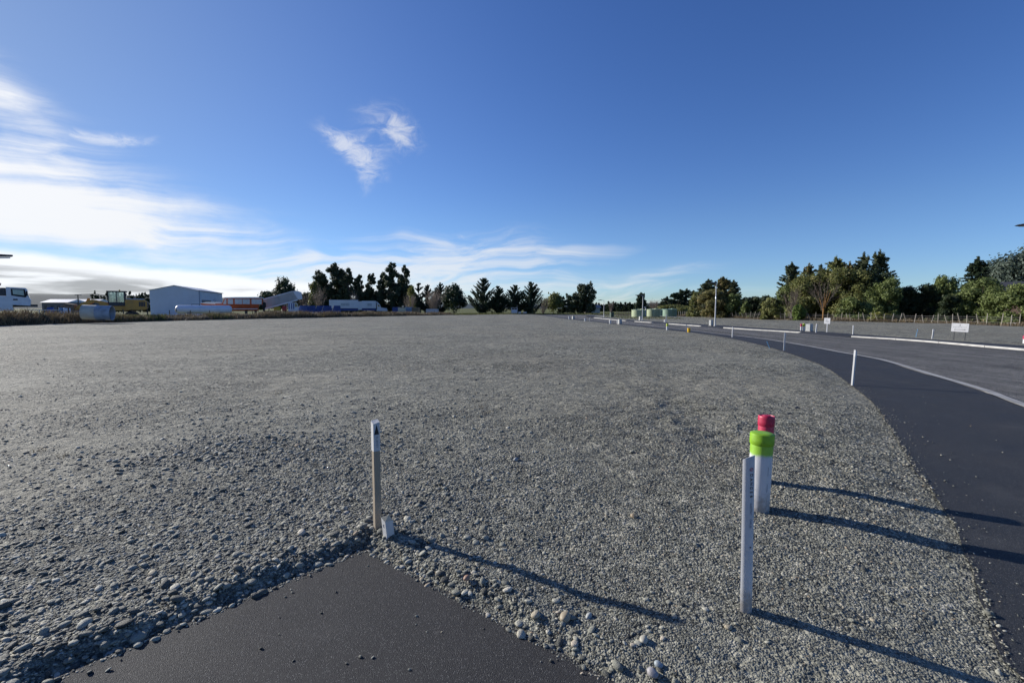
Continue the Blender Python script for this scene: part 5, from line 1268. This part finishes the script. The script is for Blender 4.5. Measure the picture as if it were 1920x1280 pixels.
# white flatbed truck with crane, cut by the left edge
def crane_truck():
    loc, _ = place(14, 53); o = empty('crane_truck', loc, R(45)); tag(o, 'white crane truck cut off by the left picture edge', 'truck')
    S = 53/FPX*.69; f = lambda px: (px-14)*S; zz = lambda py: P(14, py, 53).z+.3
    m = MB(); y0, y1 = -1.2, 1.2
    prof = [(f(16), zz(571)), (f(59), zz(573)), (f(60), zz(562)), (f(57), zz(557)), (f(54), zz(541)), (f(52), zz(539.5)), (f(16), zz(538.5))]
    m.prism(prof, 1, y0, y1); cab = m.build('cab', M_LW, o)
    m = MB(); m.prism([(f(25), zz(554)), (f(50), zz(557.5)), (f(53), zz(556.5)), (f(50.5), zz(542)), (f(25), zz(541.2))], 1, y0-.02, y0+.01); wn = m.build('window', M_BLACK, cab)
    m = MB(); m.prism([(f(28.5), zz(551.5)), (f(49), zz(554)), (f(48), zz(543.6)), (f(28), zz(543))], 1, y0-.035, y0-.022); m.build('pane', paint('pale_pane', (.42, .52, .45), .25), wn)
    m = MB(); m.box((f(32), y0-.03, zz(561.5)), (.36, .06, .14)); m.build('door_handle', M_BLACK, cab)
    m = MB(); m.prism([(f(53), zz(542)), (f(57.6), zz(557)), (f(57.9), zz(557)), (f(53.6), zz(541.8))], 1, y0+.15, y1-.15); m.build('windscreen', M_GLASS, cab)
    m = MB(); m.box((f(54), y0-.2, zz(550)), (.12, .28, .55), bev=.03); m.build('mirror', M_BLACK, cab)
    m = MB(); m.box((-2.0, 0, zz(573)), (9, .9, .3)); m.build('chassis', M_DSTEEL, o)
    m = MB(); m.box((f(3), 0, zz(569)), (f(16)-f(-30), 2.3, zz(555)-zz(583)), bev=.03); m.build('side_locker', M_LW, o)
    m = MB(); m.box((f(-4), 0, zz(547)), (f(15)-f(-23), 2.0, zz(540)-zz(554)), bev=.03); m.build('hydraulic_housing', M_DSTEEL, o)
    for x in (f(46), f(-50), f(-72)):
        for s_ in (-1, 1): wheel(o, (x, s_*1.0, .52), .52, .32)
    m = MB(); m.tube([(f(-12), 0, zz(545)), (f(-12), 0, zz(500)), (f(-30), 0, zz(478))], [.2, .17, .14], 8); m.build('crane_post', M_DSTEEL, o)
    m = MB(); m.prism([(f(-30), zz(484)), (f(30), zz(480.5)), (f(33), zz(479)), (f(32), zz(476.8)), (f(-30), zz(477))], 1, -.12, .12); bm_ = m.build('boom', M_DSTEEL, o)
    m = MB(); m.prism([(f(-30), zz(487)), (f(27), zz(483.5)), (f(28), zz(481.3)), (f(-30), zz(484.6))], 1, -.07, .07); m.build('ram', M_STEEL, bm_)
    m = MB(); m.tube([(f(-2), -.2, zz(538)), (f(6), -.2, zz(534)), (f(7), -.2, zz(532)), (f(3), -.2, zz(531.5)), (f(-4), -.2, zz(533))], .07, 6); m.build('hook_arm', M_DSTEEL, o)
crane_truck()
# wheel loader
def loader():
    YL = 60; S = YL/FPX*.80; loc, _ = place(205, YL); o = empty('wheel_loader', loc, R(36)); tag(o, 'muddy yellow wheel loader with dark-framed cab, bucket towards the left', 'loader')
    f = lambda px: (px-205)*S; zz = lambda py: P(205, py, YL).z+.3
    MY = paint('loader_yellow', (.55, .28, .05), .6, wear=.25, scale=1.4, grime=(.26, .16, .07))
    m = MB(); m.prism([(f(236), zz(581)), (f(236), zz(563)), (f(240), zz(561)), (f(272), zz(562)), (f(276), zz(565)), (f(276), zz(578)), (f(270), zz(581))], 1, -1.1, 1.1); b = m.build('engine_hood', MY, o)
    m = MB(); m.box((f(276)+.03, 0, zz(571)), (.06, 1.6, zz(565)-zz(577)), bev=.02); m.build('grille', M_DSTEEL, b)
    for k in range(4): m = MB(); m.box((f(262+k*3), -1.12, zz(570)), (.12, .04, zz(566)-zz(575))); m.build('vent', M_DSTEEL, b)
    m = MB(); m.box((f(254), 0, zz(561)+.02), (f(272)-f(240), 2.0, .10), bev=.03); m.build('hood_top', M_LW, b)
    m = MB(); m.tube([(f(252), .3, zz(562)), (f(252), .3, zz(555))], .08, 8); m.build('exhaust', M_DSTEEL, b)
    m = MB(); m.prism([(f(190), zz(582)), (f(240), zz(582)), (f(240), zz(573)), (f(190), zz(570))], 1, -.7, .7); m.build('frame', MY, o)
    # cab with pillars and panes
    cab = MB(); cab.box((f(221), 0, zz(570)+.0), (f(236)-f(206), 1.6, zz(567)-zz(574)), bev=.03); cb = cab.build('cab', M_DSTEEL, o)
    zt, zb_ = zz(547.5), zz(568)
    for x, s_ in ((206, -1), (206, 1), (221, -1), (221, 1), (235, -1), (235, 1)): m = MB(); m.tube([(f(x), s_*.78, zb_), (f(x+(.8 if x < 215 else -.5)), s_*.72, zt)], .06, 6); m.build('pillar', M_DSTEEL, cb)
    for x0, x1 in ((206.5, 220.5), (221.5, 234.5)):
        for s_ in (-1, 1): m = MB(); m.prism([(f(x0), zb_), (f(x1), zb_), (f(x1), zt), (f(x0), zt)], 1, s_*.76-.008, s_*.76+.008); m.build('pane', M_CLEAR, cb)
    m = MB(); m.box((f(221), 0, zt+.07), (f(239)-f(203), 1.8, .16), bev=.05); rf = m.build('cab_roof', M_DSTEEL, o)
    m = MB(); m.lathe([(.09, zt+.15), (.09, zt+.27), (.05, zt+.32)], (f(226), -.2, 0), 12); m.build('beacon', paint('amber_lens', (.75, .35, .01), .3), rf, True)
    m = MB(); m.box((f(219), 0, zz(565)), (.5, .5, .9), bev=.08); m.build('seat', M_BLACK, cb)
    # lift arms and bucket
    for s_ in (-1, 1):
        m = MB(); m.prism([(f(204), zz(567)), (f(178), zz(561.5)), (f(160), zz(568)), (f(147), zz(579)), (f(150), zz(581.5)), (f(165), zz(573.5)), (f(180), zz(567)), (f(203), zz(573))], 1, s_*.55-.1, s_*.55+.1); m.build('lift_arm', MY, o)
    m = MB(); m.prism([(f(163), zz(571)), (f(170), zz(559)), (f(174), zz(560)), (f(168), zz(573))], 1, -.16, .16); m.build('bell_crank', MY, o)
    m = MB(); m.prism([(f(149), zz(571)), (f(134), zz(569)), (f(126), zz(577)), (f(124), zz(583)), (f(130), zz(585)), (f(150), zz(583.5)), (f(147), zz(579))], 1, -1.35, 1.35); bk = m.build('bucket', paint('bucket_steel', (.22, .15, .10), .7, wear=.25, scale=2), o)
    m = MB(); m.box((f(128), 0, zz(584.5)), (.3, 2.75, .07)); m.build('cutting_edge', M_STEEL, bk)
    for x in (188, 246):
        for s_ in (-1, 1): wheel(o, (f(x), s_*1.0, .75), .78, .6, rim=MY)
loader()
# steel culvert drum lying on the bank
def drum():
    b = P(196, 588, 45.5); a = P(171, 584, 47.5); o = empty('steel_drum', (0, 0, 0)); tag(o, 'big rusty-white steel drum lying on its side on the bank', 'drum')
    c = Vector(((a.x+b.x)/2, (a.y+b.y)/2, P(190, 586, 46.5).z)); o.location = c
    d = Vector((.93, .36, -.04)); L = 2.35; q = d.to_track_quat('Z', 'Y').to_matrix().to_4x4(); r = .74
    MD1 = paint('drum_cream', (.50, .49, .42), .6, wear=.2, scale=1.5, grime=(.30, .22, .14)); MD2 = paint('drum_grey', (.34, .38, .44), .6, wear=.2, scale=1.5)
    m = MB(); m.lathe([(r, -L/2), (r, -.02)], n=32, M=q); m.build('rear_shell', MD1, o, True)
    m = MB(); n = 32
    m.lathe([(r*1.01, -.05), (r*1.01, .03), (r, .04), (r, L/2), (r*.985, L/2+.02), (r*.95, L/2), (r*.95, .3)], n=n, M=q); m.build('front_shell', MD2, o, True)
    m = MB(); m.lathe([(r*.95, .28), (r*.94, .30)], n=32, M=q); m.build('bulkhead', M_DSTEEL, o, True)
    m = MB(); m.box((0, 0, -r+.02), (1.4, .25, .25)); m.build('chock', M_WOODD, o)
drum()
# lumber of the yard between the truck and the loader
loc, _ = place(97, 52); o = empty('junk_trailer', loc, R(36)); tag(o, 'old grey flat trailer loaded with scrap beside the crane truck', 'trailer')
m = MB(); m.box((0, 0, 1.0), (3.6, 2.0, .18), bev=.02); m.build('deck', M_STEEL, o)
for x in (-1.7, -.8, .1, 1.0, 1.7): m = MB(); m.box((x, -1.0, 1.4), (.07, .07, .7)); m.build('stanchion', M_STEEL, o)
m = MB(); m.box((0, -1.0, 1.72), (3.5, .06, .08)); m.build('rail', M_STEEL, o); m = MB(); m.tube([(1.8, 0, .95), (3.0, 0, .6), (3.3, 0, .55)], .07, 6); m.build('drawbar', M_DSTEEL, o)
for x in (-.5, .5):
    for s_ in (-1, 1): wheel(o, (x, s_*.95, .42), .42, .24)
for px, Y, w, h, z, mt, lab in ((104, 51, .55, .85, 1.12, paint('drum_blue', (.16, .28, .42), .5), 'pale blue plastic drum on the scrap trailer, left of the white one'), (113, 51, .6, .8, 1.12, M_LW, 'white plastic drum on the scrap trailer'), (82, 52, .6, .9, 1.12, M_BLUEP, 'dark blue drum on the left end of the scrap trailer')):
    x = P(px, 590, Y).x; o = empty('plastic_drum', (x, Y+.8, z-.3)); tag(o, lab, 'drum', 'plastic drums on the scrap trailer'); r = w/2
    m = MB(); m.lathe([(r*.92, 0), (r, .05), (r, h*.33), (r*1.04, h*.35), (r, h*.37), (r, h*.66), (r*1.04, h*.68), (r, h*.7), (r, h*.95), (r*.9, h)], n=20); m.build('body', mt, o, True); m = MB(); m.lathe([(.05, h-.01), (.05, h+.04)], (r*.5, 0, 0), 10); m.build('bung', M_BLACK, o)
def pole(px, top, Y, label):
    loc, _ = place(px, Y); H = P(px, top, Y).z+.3; o = empty('power_pole', loc); tag(o, label, 'power pole')
    m = MB(); m.tube([(0, 0, -.3), (0, 0, H*.6), (0, 0, H)], [.16, .14, .11], 8); m.build('pole', M_WOODD, o); m = MB(); m.box((0, .1, H-.12), (1.9, .1, .13)); c = m.build('crossarm', M_WOODD, o)
    for x in (-.85, -.4, .4, .85): m = MB(); m.lathe([(.03, H-.06), (.05, H+.02), (.05, H+.07), (.02, H+.11)], (x, .1, 0), 8); m.build('insulator', M_WPAINT, c)
pole(148.5, 552.5, 130, 'power pole with a crossarm behind the loader bucket')
# long low white-roofed sheds far behind
for px0, px1, Y, lab in ((78, 128, 190, 'long low building with a white roof far behind the crane truck'), (124, 178, 200, 'long low white-roofed building far behind the loader bucket')):
    a, b = P(px0, 566, Y), P(px1, 566, Y); o = empty('low_building', ((a.x+b.x)/2, Y, -.3)); tag(o, lab, 'building', 'long low buildings beyond the yard'); W = b.x-a.x
    z1, z0 = P(100, 560.5, Y).z+.3, P(100, 566.5, Y).z+.3
    m = MB(); m.box((0, 4, z0/2), (W, 8, z0)); m.build('wall', paint('dull_wall', (.16, .15, .15), .8), o); m = MB(); m.prism([(-.6, z0-.1), (4, z1), (8.6, z0-.1)], 0, -W/2-.3, W/2+.3); m.build('roof', paint('bright_roof', (.72, .72, .70), .5), o)
    for k in range(4): m = MB(); m.box((-W*.36+k*W*.24, -.03, z0*.45), (W*.1, .06, z0*.5)); m.build('door', M_DSTEEL, o)
# white pressure tank
Y = 74; loc, _ = place(384, Y); o = empty('white_tank', loc, R(40)); tag(o, 'long white cylindrical tank lying in front of the steel shed', 'tank'); S = Y/FPX*.86
zc = P(384, 580, Y).z+.3; L = 92*S; r = 7.6*Y/FPX; q = Matrix.Rotation(R(90), 4, 'Y')
m = MB(); m.lathe([(r*.25, -L/2-.42), (r*.62, -L/2-.34), (r*.9, -L/2-.16), (r, -L/2), (r, L/2), (r*.9, L/2+.16), (r*.6, L/2+.34), (r*.2, L/2+.42)], (0, 0, zc), 32, q); sh = m.build('shell', paint('tank_white', (.66, .69, .75), .4, wear=.06, scale=1.0), o, True)
m = MB(); m.lathe([(r*.42, 0), (r*.42, -.1), (r*.3, -.12)], (-L/2-.30, -.25, zc-.1), 18, q); m.build('manway', M_DSTEEL, sh, True)
for x in (-.32, .32): m = MB(); m.box((x*L, 0, (zc-r*.6)/2), (.4, r*1.6, zc-r*.6)); m.build('saddle', M_CONC_G, o)
m = MB(); m.tube([(-L*.1, 0, zc+r), (-L*.1, 0, zc+r+.16), (-L*.25, 0, zc+r+.16), (-L*.25, 0, zc+r)], .05, 6); m.build('valve_pipe', M_DSTEEL, sh)
# orange cabin boat on the hard, bow to the left
def boat():
    YB = 80; S = YB/FPX*.86; loc, _ = place(456, YB); o = empty('cabin_boat', loc, R(29)); tag(o, 'orange cabin boat with white roof and black outboard motors, bow left', 'boat')
    f = lambda px: (px-456)*S; zz = lambda py: P(456, py, YB).z+.3
    MO = paint('boat_orange', (.52, .10, .03), .45, wear=.12, scale=1.0); MW = paint('boat_white', (.70, .70, .69), .4, wear=.05)
    st_ = [(f(380), .05, zz(569.5), zz(569)), (f(395), .55, zz(574), zz(569)), (f(415), 1.0, zz(578.5), zz(569.5)), (f(440), 1.2, zz(582), zz(571)), (f(486), 1.2, zz(582), zz(571))]
    m = MB()
    for x, w, z0, z1 in st_: m.add([(x, 0, z0-.12), (x, -w*.75, z0), (x, -w, z1), (x, w, z1), (x, w*.75, z0)], [])
    for i in range(len(st_)-1):
        for k in range(5): m.f.append((i*5+k, i*5+(k+1) % 5, i*5+5+(k+1) % 5, i*5+5+k))
    m.f += [(0, 1, 2, 3, 4), (20, 24, 23, 22, 21)]; m.build('hull', MO, o)
    m = MB(); m.prism([(f(379), zz(569)), (f(421), zz(571)), (f(421), zz(568)), (f(412), zz(566.5)), (f(392), zz(566.6))], 1, -.8, .8); m.build('foredeck', MW, o)
    m = MB(); m.prism([(f(417), zz(571)), (f(424), zz(559.5)), (f(494), zz(558.5)), (f(494), zz(571))], 1, -1.05, 1.05); cb = m.build('cabin', MO, o)
    MP = paint('boat_pane', (.50, .52, .54), .15)
    for k, (x0, x1, sl) in enumerate(((420.5, 426.5, 4), (429, 438.5, .4), (442, 455, 0), (456.3, 469.5, 0), (473, 492, 0))):
        m = MB(); m.prism([(f(x0), zz(570)), (f(x1), zz(570.3)), (f(x1+.3), zz(560.8)), (f(x0+sl), zz(560.8))], 1, -1.07, -1.04); m.build('pane', MP, cb)
    m = MB(); m.prism([(f(421.5), zz(559.6)), (f(424), zz(558)), (f(445), zz(557.2)), (f(478), zz(556.8)), (f(496), zz(557.6)), (f(496), zz(558.8))], 1, -1.2, 1.2); m.build('roof', MW, o)
    m = MB(); m.box((f(456), -1.16, zz(579)), (f(484)-f(428), .06, .12)); m.build('rub_rail', MW, o)
    for dy in (-.5, .5):
        m = MB(); m.box((f(495), dy, zz(571.5)), (.9, .5, 1.0), bev=.15); mt = m.build('outboard_motor', M_BLACK, o); m = MB(); m.box((f(496), dy, zz(579)), (.35, .22, 1.0), bev=.05); m.build('motor_leg', M_BLACK, mt)
    for x in (f(432), f(462), f(480)): m = MB(); m.box((x, 0, zz(582)/2), (.4, 1.6, zz(582)-.1)); m.build('stand', M_WOODD, o)
boat()
# tip truck, body raised
def tipper():
    YT = 88; S = YT/FPX*.90; loc, _ = place(540, YT); o = empty('tip_truck', loc, R(25)); tag(o, 'tip truck with its long pale grey body raised to the right', 'truck')
    f = lambda px: (px-540)*S; zz = lambda py: P(540, py, YT).z+.3
    MG = paint('tip_body_grey', (.36, .37, .36), .5, wear=.1, scale=1.0)
    m = MB(); m.prism([(f(497), zz(577)), (f(500), zz(578.5)), (f(559), zz(562)), (f(566), zz(557.5)), (f(550), zz(546.8)), (f(497), zz(562))], 1, -1.2, 1.2); bd = m.build('tip_body', MG, o)
    m = MB(); m.prism([(f(496.5), zz(562.6)), (f(550.5), zz(547.2)), (f(550.3), zz(545.6)), (f(496.5), zz(560.6))], 1, -1.28, 1.28); m.build('top_rail', M_LW, bd)
    m = MB(); m.prism([(f(497), zz(578.2)), (f(500), zz(580)), (f(560), zz(563)), (f(558.5), zz(561.2))], 1, -1.27, 1.27); m.build('bottom_rail', M_LW, bd)
    for k in range(1, 8):
        t = k/8; x0, z0 = f(498+t*60), zz(577.6-t*15.6); x1, z1 = f(497+t*53), zz(562-t*15.1)
        m = MB(); m.tube([(x0, -1.22, z0), (x1, -1.22, z1)], .05, 5); m.build('stiffener', MG, bd)
    m = MB(); m.prism([(f(550.5), zz(545.8)), (f(559), zz(545.2)), (f(567), zz(548)), (f(568), zz(560.5)), (f(560), zz(561.5)), (f(556), zz(555))], 1, -1.25, 1.25); m.build('headboard', M_LW, bd)
    m = MB(); m.tube([(f(530), 0, zz(583)), (f(548), 0, zz(566))], [.16, .12], 8); m.build('hoist_ram', M_STEEL, o)
    m = MB(); m.box((f(530), 0, zz(584)), (f(566)-f(498), .9, .3)); m.build('chassis', M_DSTEEL, o)
    m = MB(); m.prism([(f(541), zz(585)), (f(560), zz(585)), (f(560.5), zz(576)), (f(557.5), zz(567.8)), (f(541), zz(567.5))], 1, -1.2, 1.2); cb = m.build('cab', M_LW, o)
    m = MB(); m.prism([(f(553.5), zz(575)), (f(559.3), zz(575)), (f(557), zz(568.8)), (f(553.5), zz(568.8))], 1, -1.225, -1.2); m.build('pane', M_GLASS, cb)
    for x in (543, 547.5, 551.3): m = MB(); m.box((f(x), -1.21, zz(574)), (.16, .02, 1.1)); m.build('stripe', M_BLUEP, cb)
    m = MB(); m.box((f(534), -1.0, zz(578)), (.8, .5, .9), bev=.08); m.build('red_tank', paint('fuel_red', (.36, .03, .03), .5), o); m = MB(); m.box((f(521), -.8, zz(578.5)), (1.2, .4, .7), bev=.1); m.build('yellow_guard', paint('guard_yellow', (.42, .36, .03), .5), o)
    for x in (508, 520, 553):
        for s_ in (-1, 1): wheel(o, (f(x), s_*1.0, .52), .52, .34)
tipper()
# blue skips
def skip(px, Y, w, label):
    loc, _ = place(px, Y); o = empty('skip_bin', loc, R(22)); tag(o, label, 'skip bin', 'blue skip bins behind the bank'); S = Y/FPX*.80; W = w*S; H = P(px, 573.5, Y).z+.3; z0 = .1
    m = MB(); m.prism([(-W*.32, z0), (W*.36, z0), (W*.5, H*.55), (W*.44, H), (-W*.26, H), (-W*.5, H*.45)], 1, -.7, .7); b = m.build('body', M_BLUEP, o)
    m = MB(); m.tube([(-W*.51, -.72, H*.45), (-W*.27, -.72, H+.02), (W*.45, -.72, H+.02)], .05, 5); m.build('rim', M_BLUEP, b)
    m = MB(); m.tube([(-W*.51, -.76, H*.47), (-W*.28, -.76, H+.04)], .045, 5); m.build('lip', M_CONC, b)
    for k in range(3): m = MB(); m.box((-W*.12+k*W*.2, -.73, H*.5), (.09, .06, H*.86)); m.build('rib', M_BLUEP, b)
skip(568, 92, 22, 'leftmost blue skip bin, partly behind the tip truck'); skip(583, 94, 23, 'second blue skip bin from the left'); skip(600, 95, 22, 'blue skip bin in the middle of the row'); skip(613, 91, 23, 'fourth blue skip bin, largest looking one'); skip(631, 90, 20, 'rightmost blue skip bin, before the long trailer')
m = MB(); m.prism([(-1.4, 0), (1.1, 0), (-.2, 1.1), (-.5, 1.1)], 1, -.8, .8); loc, _ = place(589, 89); o = m.build('loading_chute', M_STEEL); o.location = loc; tag(o, 'sloping pale metal chute standing among the blue skips', 'chute')
# articulated truck
def artic():
    YA = 136; S = YA/FPX*.94; loc, _ = place(670, YA); o = empty('articulated_truck', loc, R(17)); tag(o, 'long white articulated truck with box trailers below the gum trees', 'truck')
    f = lambda px: (px-670)*S; zz = lambda py: P(670, py, YA).z+.3
    MW = paint('trailer_white', (.60, .63, .66), .45, wear=.05, scale=.6)
    for x0, x1, t0, lb in ((619, 672, 562.5, 'rear'), (679, 706, 564, 'front')):
        m = MB(); m.box(((f(x0)+f(x1))/2, 0, (zz(t0)+zz(578))/2), (f(x1)-f(x0), 2.5, zz(t0)-zz(578)), bev=.05); t = m.build('box_trailer', MW, o)
        for k in range(1, 7): m = MB(); m.box((f(x0)+(f(x1)-f(x0))*k/7, -1.265, (zz(t0)+zz(578))/2), (.06, .03, (zz(t0)-zz(578))*.92)); m.build('panel_rib', MW, t)
        m = MB(); m.box(((f(x0)+f(x1))/2, 0, zz(580.5)), (f(x1)-f(x0), 2.3, zz(579)-zz(582.5)), bev=.05); m.build('side_skirt', M_BLUEP, t)
        m = MB(); m.box((f(x0)+(f(x1)-f(x0))*.55, -1.27, zz(571)), ((f(x1)-f(x0))*.3, .02, .8)); m.build('emblem', paint('faded_print', (.40, .45, .48), .6), t)
    m = MB(); m.box((f(675.5), 0, zz(573)), (f(679)-f(672), 2.3, zz(564)-zz(580)), bev=.05); m.build('connecting_body', MW, o)
    m = MB(); m.prism([(f(706.5), zz(583)), (f(727), zz(583)), (f(727), zz(578)), (f(716), zz(576.5)), (f(713), zz(570)), (f(709), zz(566)), (f(706.5), zz(565))], 1, -1.15, 1.15); cb = m.build('cab', MW, o)
    m = MB(); m.prism([(f(709.5), zz(575)), (f(714), zz(575)), (f(712), zz(570.5)), (f(709.5), zz(570.5))], 1, -1.175, -1.15); m.build('pane', M_GLASS, cb)
    m = MB(); m.box((f(707), -1.2, zz(574)), (.14, .14, 2.2)); m.build('exhaust_stack', M_DSTEEL, cb); m = MB(); m.box((f(727)+.08, 0, zz(582)), (.2, 2.2, .4), bev=.05); m.build('bumper', M_STEEL, cb)
    for x in (626, 633, 640, 662, 686, 693, 700, 710, 722):
        for s_ in (-1, 1): wheel(o, (f(x), s_*1.0, .5), .5, .32)
artic()
# small containers in a row
def container(px, top, w, Y, mat, label, rz=0.0):
    loc, _ = place(px, Y); o = empty('container', loc, rz); tag(o, label, 'container', 'small containers behind the bank'); W = w*Y/FPX; H = P(px, top, Y).z+.3
    m = MB(); m.box((0, 0, H/2), (W, 2.4, H), bev=.03); b = m.build('body', mat, o)
    for k in range(7): m = MB(); m.box((-W*.43+k*W*.143, -1.22, H/2), (W*.06, .06, H*.86)); m.build('corrugation', mat, b)
    for x in (-1, 1): m = MB(); m.box((x*W/2, -1.2, H/2), (.12, .12, H*1.01)); m.build('corner_post', mat, b)
container(743.5, 575.8, 9.5, 116, M_BLUEP, 'deep blue container at the left of the small container row'); container(754.5, 577, 11, 116, paint('container_cream', (.55, .53, .42), .6), 'cream container right of the deep blue one')
container(767.5, 575.8, 10.5, 118, paint('container_sky', (.20, .30, .42), .6), 'grey-blue container in the small container row'); container(780, 576.3, 13, 119, paint('container_rust', (.22, .17, .10), .7), 'brownish container right of the grey-blue one')
container(811, 579.2, 20, 117, paint('container_pale', (.50, .51, .55), .6), 'low pale container below the dome-shaped shrub')
